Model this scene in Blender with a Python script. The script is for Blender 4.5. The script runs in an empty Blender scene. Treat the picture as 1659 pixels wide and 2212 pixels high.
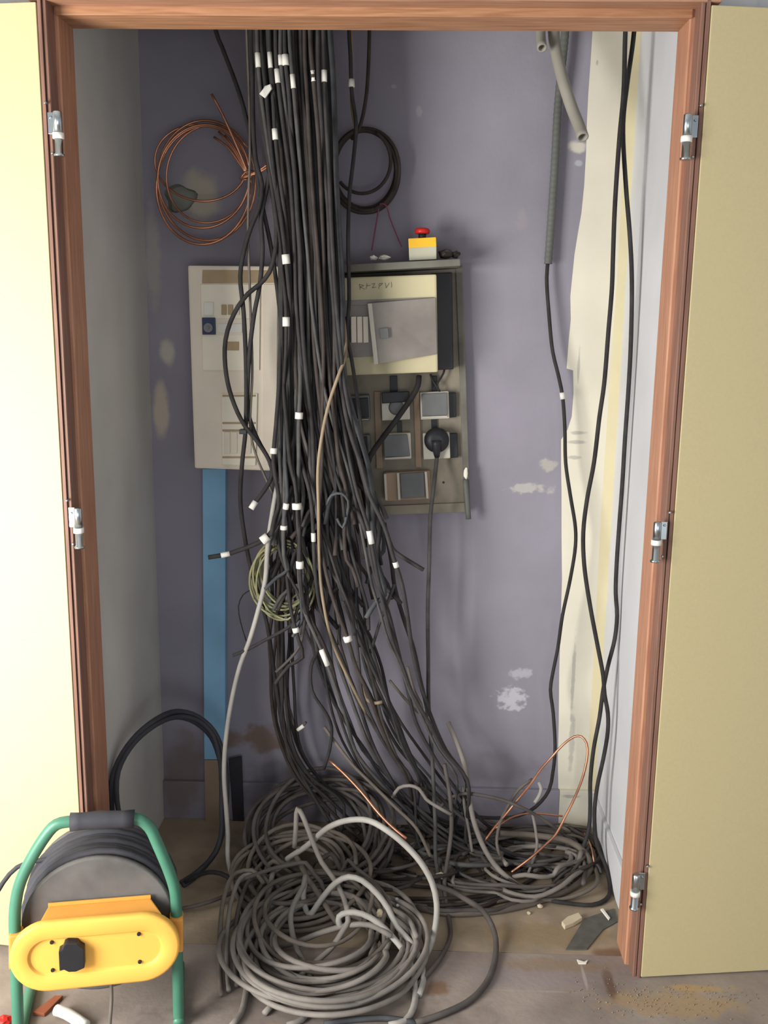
import bpy, bmesh, math, random
from mathutils import Vector, Matrix, noise as mnoise
random.seed(7)
SC = bpy.context.scene
COL = SC.collection

# ------------------------------------------------------------------ camera
FPX = 2050.0
CAMP = Vector((0.0, -1.96, 1.4717))
TH, PS, RO = 0.1943, 0.0249, 0.0128
_f = Vector((-math.sin(PS)*math.cos(TH), math.cos(PS)*math.cos(TH), -math.sin(TH)))
_r = Vector((math.cos(PS), math.sin(PS), 0))
_u = _r.cross(_f)
_r2 = _r*math.cos(RO) + _u*math.sin(RO)
_u2 = -_r*math.sin(RO) + _u*math.cos(RO)
cd = bpy.data.cameras.new('camera')
cam = bpy.data.objects.new('camera', cd)
COL.objects.link(cam)
M = Matrix((_r2, _u2, -_f)).transposed().to_4x4()
M.translation = CAMP
cam.matrix_world = M
cd.sensor_fit = 'VERTICAL'
cd.sensor_height = 24.0
cd.lens = 24.0*FPX/2212.0
cd.clip_start = 0.02
SC.camera = cam

# ------------------------------------------------------------------ light and exposure
SC.view_settings.view_transform = 'Standard'
SC.view_settings.look = 'None'
SC.view_settings.gamma = 1.0
SC.view_settings.use_curve_mapping = False
SC.view_settings.exposure = 0.2
W = bpy.data.worlds.new('room_ambient')
SC.world = W
W.use_nodes = True
bg = W.node_tree.nodes['Background']
bg.inputs['Color'].default_value = (0.86, 0.93, 1.0, 1)
bg.inputs['Strength'].default_value = 0.48

def area(name, loc, target, sx, sz, power, col):
    l = bpy.data.lights.new(name, 'AREA')
    l.shape = 'RECTANGLE'; l.size = sx; l.size_y = sz
    l.energy = power; l.color = col
    o = bpy.data.objects.new(name, l); COL.objects.link(o)
    o.location = loc
    d = Vector(target) - Vector(loc)
    o.rotation_euler = d.to_track_quat('-Z', 'Y').to_euler()
    return o
area('window_daylight', (-1.75, -1.35, 1.0), (-0.35, 0.35, 0.85), 0.95, 1.15, 84, (1.0, 0.97, 0.91))
area('rear_fill_light', (0.4, -3.3, 0.85), (-0.1, 0.4, 0.9), 1.6, 0.9, 16, (0.95, 0.98, 1.0))  # added fill lamp behind the camera, lifts the closet's left side

# ------------------------------------------------------------------ pixel rays -> points in the place
def ray(px, py):
    return (_f + _r2*((px-829.5)/FPX) - _u2*((py-1106.0)/FPX))
def at(px, py, Y):                      # point at depth Y
    d = ray(px, py); t = (Y-CAMP.y)/d.y
    return CAMP + d*t
def fl(px, py, z=0.0):                  # point at height z
    d = ray(px, py); t = (z-CAMP.z)/d.z
    return CAMP + d*t
def onp(px, py, P0, n):                 # point on a plane
    d = ray(px, py); t = (P0-CAMP).dot(n)/d.dot(n)
    return CAMP + d*t

YB = 0.6756                             # back wall
XL, XR = -0.7196, 0.5755                # closet side walls
JL, JR = -0.705, 0.531                  # inner jamb faces
HL, HR = -0.729, 0.557                  # hinge lines
HH = 2.062                               # lintel underside
CEIL = 2.45

# ------------------------------------------------------------------ materials
def lin(c):
    c = c/255.0
    return c/12.92 if c <= 0.04045 else ((c+0.055)/1.055)**2.4
def rgb(*c): return (lin(c[0]), lin(c[1]), lin(c[2]), 1)

def mat(name, col, rough=0.6, var=0.12, scale=12.0, metal=0.0, bump=0.0, bscale=60.0, spec=0.3, col2=None):
    m = bpy.data.materials.new(name); m.use_nodes = True
    nt = m.node_tree; b = nt.nodes['Principled BSDF']
    b.inputs['Roughness'].default_value = rough
    b.inputs['Metallic'].default_value = metal
    b.inputs['Specular IOR Level'].default_value = spec
    tc = nt.nodes.new('ShaderNodeTexCoord')
    n = nt.nodes.new('ShaderNodeTexNoise'); n.inputs['Scale'].default_value = scale
    n.inputs['Detail'].default_value = 5
    nt.links.new(tc.outputs['Object'], n.inputs['Vector'])
    r = nt.nodes.new('ShaderNodeValToRGB')
    c = rgb(*col)
    lo = [max(0, x*(1-var)) for x in c[:3]] + [1]
    hi = [min(1, x*(1+var)) for x in c[:3]] + [1]
    if col2: lo, hi = c, rgb(*col2)
    r.color_ramp.elements[0].position = 0.32; r.color_ramp.elements[0].color = lo
    r.color_ramp.elements[1].position = 0.68; r.color_ramp.elements[1].color = hi
    nt.links.new(n.outputs['Fac'], r.inputs['Fac'])
    nt.links.new(r.outputs['Color'], b.inputs['Base Color'])
    if bump:
        n2 = nt.nodes.new('ShaderNodeTexNoise'); n2.inputs['Scale'].default_value = bscale
        n2.inputs['Detail'].default_value = 4
        nt.links.new(tc.outputs['Object'], n2.inputs['Vector'])
        bp = nt.nodes.new('ShaderNodeBump'); bp.inputs['Strength'].default_value = bump
        bp.inputs['Distance'].default_value = 0.002
        nt.links.new(n2.outputs['Fac'], bp.inputs['Height'])
        nt.links.new(bp.outputs['Normal'], b.inputs['Normal'])
    return m

def patched(m, patches):
    """stains and plaster patches: (cx, cz, rx, rz, colour, edge noise, noise scale, strength)"""
    nt = m.node_tree; b = nt.nodes['Principled BSDF']
    src = b.inputs['Base Color'].links[0].from_socket
    tc = nt.nodes.new('ShaderNodeTexCoord')
    for axis, cx, cz, rx, rz, col, en, ns, st in patches:
        mp = nt.nodes.new('ShaderNodeMapping')
        if axis == 'xz':
            mp.inputs['Location'].default_value = (-cx/rx, 0, -cz/rz); mp.inputs['Scale'].default_value = (1/rx, 0, 1/rz)
        else:
            mp.inputs['Location'].default_value = (-cx/rx, -cz/rz, 0); mp.inputs['Scale'].default_value = (1/rx, 1/rz, 0)
        nt.links.new(tc.outputs['Object'], mp.inputs['Vector'])
        ln = nt.nodes.new('ShaderNodeVectorMath'); ln.operation = 'LENGTH'
        nt.links.new(mp.outputs['Vector'], ln.inputs[0])
        nz = nt.nodes.new('ShaderNodeTexNoise'); nz.inputs['Scale'].default_value = ns; nz.inputs['Detail'].default_value = 4
        nt.links.new(tc.outputs['Object'], nz.inputs['Vector'])
        ma = nt.nodes.new('ShaderNodeMath'); ma.operation = 'MULTIPLY_ADD'
        nt.links.new(nz.outputs['Fac'], ma.inputs[0]); ma.inputs[1].default_value = en
        nt.links.new(ln.outputs['Value'], ma.inputs[2])
        mr = nt.nodes.new('ShaderNodeMapRange')
        mr.inputs['From Min'].default_value = 1.05+en*0.5; mr.inputs['From Max'].default_value = 0.45+en*0.5; mr.interpolation_type = 'SMOOTHSTEP'
        mr.inputs['To Min'].default_value = 0; mr.inputs['To Max'].default_value = st
        nt.links.new(ma.outputs['Value'], mr.inputs['Value'])
        mx = nt.nodes.new('ShaderNodeMix'); mx.data_type = 'RGBA'
        nt.links.new(mr.outputs['Result'], mx.inputs['Factor'])
        nt.links.new(src, mx.inputs['A']); mx.inputs['B'].default_value = rgb(*col)
        src = mx.outputs['Result']
    nt.links.new(src, b.inputs['Base Color'])

def wood(name, a, c, scale=9.0, axis='z', rough=0.5):
    m = bpy.data.materials.new(name); m.use_nodes = True
    nt = m.node_tree; b = nt.nodes['Principled BSDF']
    b.inputs['Roughness'].default_value = rough
    b.inputs['Specular IOR Level'].default_value = 0.25
    tc = nt.nodes.new('ShaderNodeTexCoord'); mp = nt.nodes.new('ShaderNodeMapping')
    mp.inputs['Scale'].default_value = (14, 14, 0.8) if axis == 'z' else (0.8, 14, 14)
    nt.links.new(tc.outputs['Object'], mp.inputs['Vector'])
    n = nt.nodes.new('ShaderNodeTexNoise'); n.inputs['Scale'].default_value = scale
    n.inputs['Detail'].default_value = 6; n.inputs['Distortion'].default_value = 0.6
    nt.links.new(mp.outputs['Vector'], n.inputs['Vector'])
    r = nt.nodes.new('ShaderNodeValToRGB')
    r.color_ramp.elements[0].position = 0.3; r.color_ramp.elements[0].color = rgb(*a)
    r.color_ramp.elements[1].position = 0.7; r.color_ramp.elements[1].color = rgb(*c)
    nt.links.new(n.outputs['Fac'], r.inputs['Fac'])
    # knots
    v = nt.nodes.new('ShaderNodeTexVoronoi'); v.inputs['Scale'].default_value = 2.2
    mp2 = nt.nodes.new('ShaderNodeMapping')
    mp2.inputs['Scale'].default_value = (2.2, 2.2, 1) if axis == 'z' else (1, 2.2, 2.2)
    nt.links.new(tc.outputs['Object'], mp2.inputs['Vector']); nt.links.new(mp2.outputs['Vector'], v.inputs['Vector'])
    mr = nt.nodes.new('ShaderNodeMapRange'); mr.inputs['From Min'].default_value = 0.10; mr.inputs['From Max'].default_value = 0.04
    mr.inputs['To Max'].default_value = 0.55
    nt.links.new(v.outputs['Distance'], mr.inputs['Value'])
    mx = nt.nodes.new('ShaderNodeMix'); mx.data_type = 'RGBA'
    nt.links.new(mr.outputs['Result'], mx.inputs['Factor']); nt.links.new(r.outputs['Color'], mx.inputs['A'])
    mx.inputs['B'].default_value = rgb(110, 58, 24)
    nt.links.new(mx.outputs['Result'], b.inputs['Base Color'])
    return m

MT = {}
MT['purple'] = mat('lavender_wall_paint', (142, 138, 150), 0.85, 0.10, 3.0, bump=0.25, bscale=90)
MT['cream'] = mat('pale_wall_paint', (220, 215, 198), 0.85, 0.07, 4.0, bump=0.2, bscale=70)
MT['yellow_strip'] = mat('yellowed_wall_paint', (220, 210, 174), 0.85, 0.06, 5.0, bump=0.2)
MT['greywall'] = mat('grey_plaster', (204, 202, 196), 0.9, 0.10, 3.0, bump=0.25, bscale=70)
MT['whitewall'] = mat('white_plaster', (204, 205, 208), 0.9, 0.06, 4.0, bump=0.2, bscale=80)
MT['door'] = mat('beige_door_laminate', (196, 182, 140), 0.6, 0.02, 160.0, bump=0.06, bscale=300)
MT['wood_orange'] = wood('orange_frame_wood', (162, 114, 90), (190, 142, 114))
MT['wood_brown'] = wood('brown_frame_wood', (116, 86, 74), (146, 110, 95))
MT['wood_header'] = wood('lintel_wood', (152, 110, 86), (180, 138, 112), axis='x')
MT['wood_header2'] = wood('lintel_stop_wood', (150, 106, 76), (186, 140, 106), axis='x')
MT['floor_in'] = mat('dusty_brown_floor', (138, 124, 106), 0.9, 0.3, 7.0, bump=0.4, bscale=60, col2=(168, 152, 130))
MT['floor_out'] = mat('dusty_grey_floor', (128, 116, 110), 0.9, 0.3, 5.0, bump=0.4, bscale=70, col2=(160, 148, 138))
MT['steel'] = mat('zinc_steel', (190, 198, 202), 0.28, 0.05, 30, metal=1.0)
MT['nylon'] = mat('white_nylon', (235, 232, 225), 0.5, 0.03)
MT['white'] = mat('white_plastic', (232, 230, 222), 0.5, 0.05)
MT['tag'] = mat('white_tag', (218, 216, 208), 0.6, 0.05)
for k, c in dict(black=(49, 47, 47), black2=(55, 53, 54), brownblack=(62, 55, 52), darkgrey=(76, 75, 74), bluegrey=(68, 70, 73)).items():
    MT[k] = mat('cable_sheath_'+k, c, 0.72, 0.25, 25.0, spec=0.22)
MT['dustgrey'] = mat('dusty_grey_sheath', (128, 122, 116), 0.7, 0.22, 14.0)
MT['dustgrey2'] = mat('dusty_brown_grey_sheath', (106, 98, 90), 0.7, 0.25, 14.0)
MT['palegrey'] = mat('pale_grey_sheath', (160, 156, 150), 0.65, 0.15, 14.0)
MT['darkdust'] = mat('dark_dusty_sheath', (84, 78, 75), 0.7, 0.28, 16.0)
MT['tan'] = mat('tan_sheath', (142, 126, 104), 0.7, 0.15, 14.0)
MT['copper'] = mat('bare_copper', (194, 138, 110), 0.4, 0.25, 18.0, metal=0.85)
MT['earth'] = mat('yellow_green_sheath', (166, 158, 116), 0.6, 0.2, 30.0, col2=(130, 138, 108))
MT['yellowcord'] = mat('yellow_sheath', (150, 126, 60), 0.6, 0.15, 20.0)
MT['pink'] = mat('pink_string', (140, 74, 100), 0.8, 0.1)
MT['boxbeige'] = mat('beige_enclosure_plastic', (232, 221, 203), 0.5, 0.05, 8.0)
MT['boxbeige2'] = mat('pale_module_plastic', (240, 233, 214), 0.5, 0.05, 8.0)
MT['boxtan'] = mat('tan_label_strip', (176, 154, 122), 0.6, 0.1, 8.0)
MT['navy'] = mat('navy_plastic', (52, 66, 92), 0.4, 0.05)
MT['dial'] = mat('grey_dial', (128, 130, 136), 0.5, 0.05)
MT['blue'] = mat('blue_trunking_paint', (134, 182, 214), 0.6, 0.12, 5.0)
MT['bare'] = mat('beige_trunking', (152, 132, 112), 0.7, 0.15, 6.0)
MT['board'] = mat('grimy_board_wood', (122, 116, 104), 0.85, 0.25, 9.0, bump=0.3, col2=(154, 146, 130))
MT['boardgrey'] = mat('grimy_shelf_wood', (108, 106, 98), 0.85, 0.2, 12.0)
MT['cucream'] = mat('cream_fuse_box_plastic', (188, 180, 146), 0.5, 0.08, 7.0)
MT['cugrey'] = mat('dusty_fuse_window', (132, 126, 120), 0.4, 0.15, 14.0)
MT['sockgrey'] = mat('grey_socket_lid', (104, 106, 106), 0.5, 0.12, 14.0)
MT['sockwhite'] = mat('dusty_white_socket', (196, 192, 178), 0.5, 0.1, 10.0)
MT['blackplastic'] = mat('black_plastic', (38, 38, 42), 0.45, 0.15, 14.0)
MT['estopy'] = mat('yellow_box_plastic', (238, 186, 48), 0.45, 0.05)
MT['estopg'] = mat('grey_box_plastic', (186, 184, 164), 0.5, 0.05)
MT['red'] = mat('red_button', (200, 40, 34), 0.4, 0.08)
MT['pvc'] = mat('grey_pvc_pipe', (152, 148, 138), 0.55, 0.08, 10.0)
MT['corr'] = mat('dark_corrugated_pipe', (96, 98, 94), 0.6, 0.1, 10.0)
MT['hole'] = mat('dark_cavity', (140, 142, 132), 0.95, 0.15)
MT['green'] = mat('green_painted_tube', (68, 122, 100), 0.45, 0.12, 12.0, spec=0.5)
MT['reelyellow'] = mat('orange_yellow_plastic', (236, 180, 84), 0.5, 0.04, 10.0)
MT['reelshade'] = mat('shaded_yellow_plastic', (214, 150, 70), 0.5, 0.05, 10.0)  # the reel's yellow plastic with shading put into the colour
MT['drum'] = mat('dusty_black_drum', (84, 82, 82), 0.7, 0.25, 14.0, col2=(104, 102, 100))
MT['grip'] = mat('dusty_black_grip', (62, 62, 68), 0.7, 0.2, 14.0)
MT['plaster'] = mat('plaster_crumb', (204, 190, 164), 0.9, 0.1)
MT['paper'] = mat('white_paper', (232, 228, 216), 0.8, 0.04)
MT['carpet'] = mat('dark_grey_floor_scrap', (92, 92, 86), 0.95, 0.15, 40.0)
MT['rustwood'] = mat('reddish_wood_scrap', (138, 80, 56), 0.8, 0.2)
MT['plinth'] = mat('dark_grey_strip', (50, 48, 54), 0.8, 0.15)

# ------------------------------------------------------------------ object helpers
def link(name, me, m, parent=None, smooth=True):
    o = bpy.data.objects.new(name, me); COL.objects.link(o)
    if m is not None:
        for x in (m if isinstance(m, (list, tuple)) else [m]): me.materials.append(x)
    if smooth:
        for p in me.polygons: p.use_smooth = True
    if parent: o.parent = parent
    return o
def tag(o, label, cat, group=None, kind=None):
    o['label'] = label; o['category'] = cat
    if group: o['group'] = group
    if kind: o['kind'] = kind
    return o
def empty(name, loc=(0, 0, 0)):
    o = bpy.data.objects.new(name, None); COL.objects.link(o); o.location = loc
    o.empty_display_size = 0.05
    return o
def settle(o, parent):                  # child keeps its world place
    o.parent = parent
    o.matrix_parent_inverse = Matrix.Translation(-Vector(parent.location))
    return o

def hexa(name, front, back, m, parent=None, bevel=0.0):
    """solid from 4 front points and 4 back points (same order)"""
    bm = bmesh.new()
    a = [bm.verts.new(p) for p in front]; b = [bm.verts.new(p) for p in back]
    bm.faces.new(a); bm.faces.new(b[::-1])
    n = len(a)
    for i in range(n):
        j = (i+1) % n
        bm.faces.new((a[j], a[i], b[i], b[j]))
    bmesh.ops.recalc_face_normals(bm, faces=bm.faces)
    if bevel: bmesh.ops.bevel(bm, geom=list(bm.edges), offset=bevel, segments=2, affect='EDGES', profile=0.6)
    me = bpy.data.meshes.new(name); bm.to_mesh(me); bm.free()
    o = link(name, me, m, None, smooth=False)
    if parent: settle(o, parent)
    return o
def pbox(name, quad, yf, yb, m, parent=None, bevel=0.0):
    """solid whose front outline is seen at these pixels at depth yf, straight back to yb"""
    fr = [at(x, y, yf) for x, y in quad]
    bk = [Vector((p.x, yb, p.z)) for p in fr]
    return hexa(name, fr, bk, m, parent, bevel)
def rect(x0, y0, x1, y1): return [(x0, y0), (x1, y0), (x1, y1), (x0, y1)]
def box(name, lo, hi, m, parent=None, bevel=0.0):
    x0, y0, z0 = lo; x1, y1, z1 = hi
    return hexa(name, [(x0, y0, z0), (x1, y0, z0), (x1, y0, z1), (x0, y0, z1)],
                [(x0, y1, z0), (x1, y1, z0), (x1, y1, z1), (x0, y1, z1)], m, parent, bevel)

def spline(pts, step=0.02, closed=False):
    P = [Vector(p) for p in pts]; out = []
    n = len(P)
    segs = n if closed else n-1
    for i in range(segs):
        if closed: p0, p1, p2, p3 = P[(i-1) % n], P[i], P[(i+1) % n], P[(i+2) % n]
        else:
            p1, p2 = P[i], P[i+1]
            p0 = P[i-1] if i > 0 else p1*2-p2
            p3 = P[i+2] if i+2 < n else p2*2-p1
        # centripetal
        t0 = 0; t1 = t0+max(1e-4, (p1-p0).length)**0.5; t2 = t1+max(1e-4, (p2-p1).length)**0.5; t3 = t2+max(1e-4, (p3-p2).length)**0.5
        k = max(2, int((p2-p1).length/step+0.5))
        for j in range(k):
            t = t1+(t2-t1)*j/k
            a1 = p0*((t1-t)/(t1-t0))+p1*((t-t0)/(t1-t0)); a2 = p1*((t2-t)/(t2-t1))+p2*((t-t1)/(t2-t1)); a3 = p2*((t3-t)/(t3-t2))+p3*((t-t2)/(t3-t2))
            b1 = a1*((t2-t)/(t2-t0))+a2*((t-t0)/(t2-t0)); b2 = a2*((t3-t)/(t3-t1))+a3*((t-t1)/(t3-t1))
            out.append(b1*((t2-t)/(t2-t1))+b2*((t-t1)/(t2-t1)))
    if not closed: out.append(P[-1])
    return out

def sweep(bm, path, r, sides=8, closed=False, cap=True, rfun=None):
    n = len(path); rings = []
    T = []
    for i in range(n):
        a = path[(i-1) % n] if (closed or i > 0) else path[i]
        b = path[(i+1) % n] if (closed or i < n-1) else path[i]
        t = (b-a); T.append(t.normalized() if t.length > 1e-9 else Vector((0, 0, 1)))
    up = Vector((0, 0, 1)) if abs(T[0].z) < 0.9 else Vector((1, 0, 0))
    N = (up - T[0]*up.dot(T[0])).normalized()
    for i in range(n):
        N = (N - T[i]*N.dot(T[i]))
        N = N.normalized() if N.length > 1e-6 else T[i].orthogonal().normalized()
        B = T[i].cross(N)
        rr = r if rfun is None else rfun(i/(n-1))*r
        rings.append([bm.verts.new(path[i]+(N*math.cos(2*math.pi*k/sides)+B*math.sin(2*math.pi*k/sides))*rr) for k in range(sides)])
    m = n if closed else n-1
    for i in range(m):
        a, b = rings[i], rings[(i+1) % n]
        for k in range(sides):
            l = (k+1) % sides
            bm.faces.new((a[k], a[l], b[l], b[k]))
    if cap and not closed:
        bm.faces.new(rings[0][::-1]); bm.faces.new(rings[-1])

def tube(name, pts, r, m, parent=None, sides=8, step=0.02, closed=False, raw=False, rfun=None):
    bm = bmesh.new()
    path = [Vector(p) for p in pts] if raw else spline(pts, step, closed)
    sweep(bm, path, r, sides, closed, True, rfun)
    bmesh.ops.recalc_face_normals(bm, faces=bm.faces)
    me = bpy.data.meshes.new(name); bm.to_mesh(me); bm.free()
    o = link(name, me, m)
    if parent: settle(o, parent)
    o['_'] = 0; del o['_']
    return o
PATHS = {}
def cable(name, pts, r, mk, label, group=None, step=0.02, cat='cable', sides=8, tags=()):
    """one cable = one thing; tags = white markers clipped round it at these path fractions"""
    path = spline(pts, step)
    o = tube(name, path, r, MT[mk], raw=True, sides=sides)
    tag(o, label, cat, group)
    for tg in tags: marker(o, path, r, *tg)
    return o
def marker(o, path, r, P, length=0.022, rad=None, flag=False):
    """white tag on the path near point P"""
    i = min(range(len(path)), key=lambda k: (path[k]-P).length)
    i = max(1, min(len(path)-2, i))
    d = (path[i+1]-path[i-1]).normalized()
    rad = rad or r*1.35
    t = tube('marker_tag', [path[i]-d*length/2, path[i], path[i]+d*length/2], rad, MT['tag'], raw=True, sides=8)
    t.parent = o
    t['label'] = 'white marker tag'
    return t

# ------------------------------------------------------------------ structure: walls, floor, frame, doors
def quadmesh(name, verts, faces, mats, fm=None, parent=None):
    me = bpy.data.meshes.new(name); me.from_pydata([tuple(v) for v in verts], [], faces)
    bm = bmesh.new(); bm.from_mesh(me); bmesh.ops.remove_doubles(bm, verts=bm.verts, dist=1e-5); bm.to_mesh(me); bm.free()
    o = link(name, me, mats, parent, smooth=False)
    if fm and len(fm) == len(me.polygons):
        for p, k in zip(me.polygons, fm): p.material_index = k
    return o
def struct(o, label, cat): return tag(o, label, cat, None, 'structure')

# back wall: lavender paint, ragged edge to pale paint, yellowed strip by the corner, a hole left of the cables
edge_px = [(1280, 66), (1276, 130), (1271, 200), (1268, 260), (1266, 330), (1262, 400), (1256, 460), (1249, 500), (1241, 550), (1236, 600),
           (1232, 640), (1233, 690), (1228, 740), (1224, 796), (1238, 800), (1239, 850), (1235, 900), (1226, 928), (1212, 950), (1212, 1004),
           (1213, 1060), (1213, 1150), (1214, 1250), (1211, 1350), (1208, 1450), (1207, 1560), (1205, 1640), (1206, 1700), (1206, 1790)]
yl_px = [(1362, 66), (1352, 250), (1333, 600), (1312, 900), (1296, 1150), (1284, 1400), (1272, 1600), (1268, 1790)]
E1 = [at(x, y, YB) for x, y in edge_px]
Y1 = [at(x, y, YB) for x, y in yl_px]
def xat(poly, z):
    for a, b in zip(poly, poly[1:]):
        if a.z >= z >= b.z:
            t = (a.z-z)/(a.z-b.z+1e-9); return a.x+(b.x-a.x)*t
    return poly[0].x if z > poly[0].z else poly[-1].x
hc = at(389, 428, YB); hr = 0.042
zs = sorted(set([0.0, CEIL, hc.z-0.08, hc.z+0.08] + [round(p.z, 4) for p in E1 if 0 < p.z < CEIL] + [round(p.z, 4) for p in Y1 if 0 < p.z < CEIL]))
V, Fc, FM = [], [], []
def addquad(a, b, c, d, k):
    i = len(V); V.extend([a, b, c, d]); Fc.append((i, i+1, i+2, i+3)); FM.append(k)
for z0, z1 in zip(zs, zs[1:]):
    def c(x, z): return (x, YB, z)
    e0, e1, y0, y1 = xat(E1, z0), xat(E1, z1), xat(Y1, z0), xat(Y1, z1)
    h0, h1 = hc.x-0.08, hc.x+0.08
    addquad(c(XL-.02, z0), c(h0, z0), c(h0, z1), c(XL-.02, z1), 0)
    if not (z0 >= hc.z-0.0801 and z1 <= hc.z+0.0801): addquad(c(h0, z0), c(h1, z0), c(h1, z1), c(h0, z1), 0)
    addquad(c(h1, z0), c(e0, z0), c(e1, z1), c(h1, z1), 0)
    addquad(c(e0, z0), c(y0, z0), c(y1, z1), c(e1, z1), 1)
    addquad(c(y0, z0), c(XR+.02, z0), c(XR+.02, z1), c(y1, z1), 2)
NH = 24
def sq(k):
    a = 2*math.pi*k/NH; cx, sz = math.cos(a), math.sin(a); s = 0.08/max(abs(cx), abs(sz))
    return (hc.x+cx*s, YB, hc.z+sz*s)
def ci(k, y, rr=1.0):
    a = 2*math.pi*k/NH; w = hr*rr*(1+0.12*math.sin(3*a+1)+0.07*math.sin(5*a))
    return (hc.x+math.cos(a)*w, y, hc.z+math.sin(a)*w*0.85)
for k in range(NH):
    addquad(sq(k), sq(k+1), ci(k+1, YB), ci(k, YB), 0)
    addquad(ci(k, YB), ci(k+1, YB), ci(k+1, YB+0.03, 0.92), ci(k, YB+0.03, 0.92), 3)
i = len(V); V.extend([ci(k, YB+0.03, 0.92) for k in range(NH)]); Fc.append(tuple(range(i, i+NH))); FM.append(3)
wb = quadmesh('wall_back', V, Fc, [MT['purple'], MT['cream'], MT['yellow_strip'], MT['hole']], FM)
struct(wb, 'lavender back wall of the closet with a ragged pale painted strip at right', 'wall')
def pp(px, py): p = at(px, py, YB); return p.x, p.z
PW = []
def patch(px, py, rxp, ryp, col, en, ns, st):
    x, z = pp(px, py); PW.append(('xz', x, z, rxp/775, ryp/775, col, en, ns, st))
patch(430, 425, 46, 62, (176, 168, 152), 1.2, 16, 0.9)
patch(362, 760, 20, 36, (186, 180, 170), 0.8, 22, 1.0)
patch(348, 885, 20, 76, (186, 174, 160), 0.7, 20, 1.0)
patch(330, 560, 20, 130, (166, 160, 154), 0.9, 22, 0.8)
patch(1105, 1510, 34, 34, (198, 196, 204), 2.6, 55, 0.75)
patch(1125, 1455, 26, 14, (190, 188, 198), 2.2, 50, 0.6)
patch(1140, 1055, 50, 12, (186, 182, 176), 2.4, 45, 0.7)
patch(1185, 1005, 22, 16, (186, 182, 170), 2.0, 50, 0.6)
patch(1245, 318, 24, 14, (204, 200, 186), 1.4, 40, 0.9)
patch(1250, 352, 10, 8, (176, 180, 184), 1.0, 40, 0.7)
patch(905, 240, 8, 12, (164, 160, 168), 1.2, 60, 0.7)
patch(850, 187, 8, 5, (168, 164, 168), 1.2, 60, 0.7)
patch(1128, 475, 14, 26, (150, 144, 150), 1.6, 40, 0.5)
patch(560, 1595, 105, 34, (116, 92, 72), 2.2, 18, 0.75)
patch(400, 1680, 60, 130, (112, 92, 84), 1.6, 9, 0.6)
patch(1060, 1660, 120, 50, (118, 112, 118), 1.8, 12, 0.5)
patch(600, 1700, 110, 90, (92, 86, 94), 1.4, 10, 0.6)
patched(MT['purple'], PW)
PC = []
for (px, py, a, b) in [(1250, 935, 22, 5), (1245, 955, 24, 5), (1238, 988, 18, 5), (1250, 790, 3, 40), (1290, 135, 3, 6), (1235, 1600, 8, 90), (1238, 1470, 5, 120), (1230, 1715, 26, 5)]:
    x, z = pp(px, py); PC.append(('xz', x, z, a/775, b/775, (150, 150, 146), 1.2, 40, 0.55))
patched(MT['cream'], PC)

wl = box('wall_left', (XL-0.1, 0.10, 0), (XL, YB+0.05, CEIL), MT['greywall']); struct(wl, 'grey plaster side wall at the left of the closet', 'wall')
wr = box('wall_right', (XR, 0.10, 0), (XR+0.1, 0.545, CEIL), MT['whitewall']); struct(wr, 'white plaster side wall at the right of the closet', 'wall')
wr3 = box('seam', (XR+0.012, 0.540, 0), (XR+0.1, 0.552, CEIL), MT['whitewall']); settle(wr3, wr)
wr2 = box('wall_right_back', (XR, 0.5475, 0), (XR+0.1, YB+0.05, CEIL), MT['whitewall']); settle(wr2, wr); wr2.name = 'panel'
ce = box('ceiling', (XL-0.1, 0.10, CEIL), (XR+0.1, YB+0.1, CEIL+0.05), MT['greywall']); struct(ce, 'plain grey ceiling above the closet', 'ceiling')
rc = box('ceiling_room', (-3, -4.2, 2.7), (3, 0.2, 2.75), MT['whitewall']); struct(rc, 'ceiling of the room in front of the closet', 'ceiling')
# front wall round the frame
V, Fc = [], []
def fw(x0, x1, z0, z1):
    i = len(V)
    V.extend([(x0, 0.12, z0), (x1, 0.12, z0), (x1, 0.12, z1), (x0, 0.12, z1), (x0, 0.2, z0), (x1, 0.2, z0), (x1, 0.2, z1), (x0, 0.2, z1)])
    Fc.extend([(i, i+1, i+2, i+3), (i+4, i+7, i+6, i+5), (i, i+3, i+7, i+4), (i+1, i+5, i+6, i+2), (i+3, i+2, i+6, i+7), (i, i+4, i+5, i+1)])
fw(-3.0, HL-0.02, 0, 2.7); fw(HR+0.02, 3.0, 0, 2.7); fw(HL-0.02, HR+0.02, HH+0.1, 2.7)
wf = quadmesh('wall_front', V, Fc, [MT['whitewall']]); struct(wf, 'room wall around the closet frame, behind the open doors', 'wall')

YS = 0.075
fo = box('floor', (-3, -4.2, -0.05), (3, YS, 0), MT['floor_out']); struct(fo, 'dusty grey-brown floor in front of the closet', 'floor')
fi = box('floor_closet', (XL-0.1, YS+0.002, -0.05), (XR+0.1, YB+0.1, 0.0), MT['floor_in']); settle(fi, fo); fi.name = 'closet_floor'
fi['label'] = 'browner floor inside the closet'
PF = []
for px, py, a, b, col, en, st in [(1318, 2130, .017, .07, (96, 66, 46), 1.0, .7), (945, 2135, .045, .03, (120, 86, 56), 1.6, .7), (1130, 2110, .2, .06, (140, 130, 132), 1.4, .5),
                                  (1200, 2085, .16, .03, (140, 118, 92), 1.4, .6), (1450, 2170, .2, .05, (168, 142, 106), 1.6, .7), (1150, 2141, .14, .004, (168, 158, 148), .4, .5), (1262, 2110, .005, .05, (178, 170, 160), .5, .6),
                                  (1500, 2135, .1, .015, (176, 148, 104), 2.0, .8), (700, 2190, .4, .1, (96, 88, 84), 1.4, .5)]:
    p = fl(px, py); PF.append(('xy', p.x, p.y, a, b, col, en, 22, st))
patched(MT['floor_out'], PF)
PF = []
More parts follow.
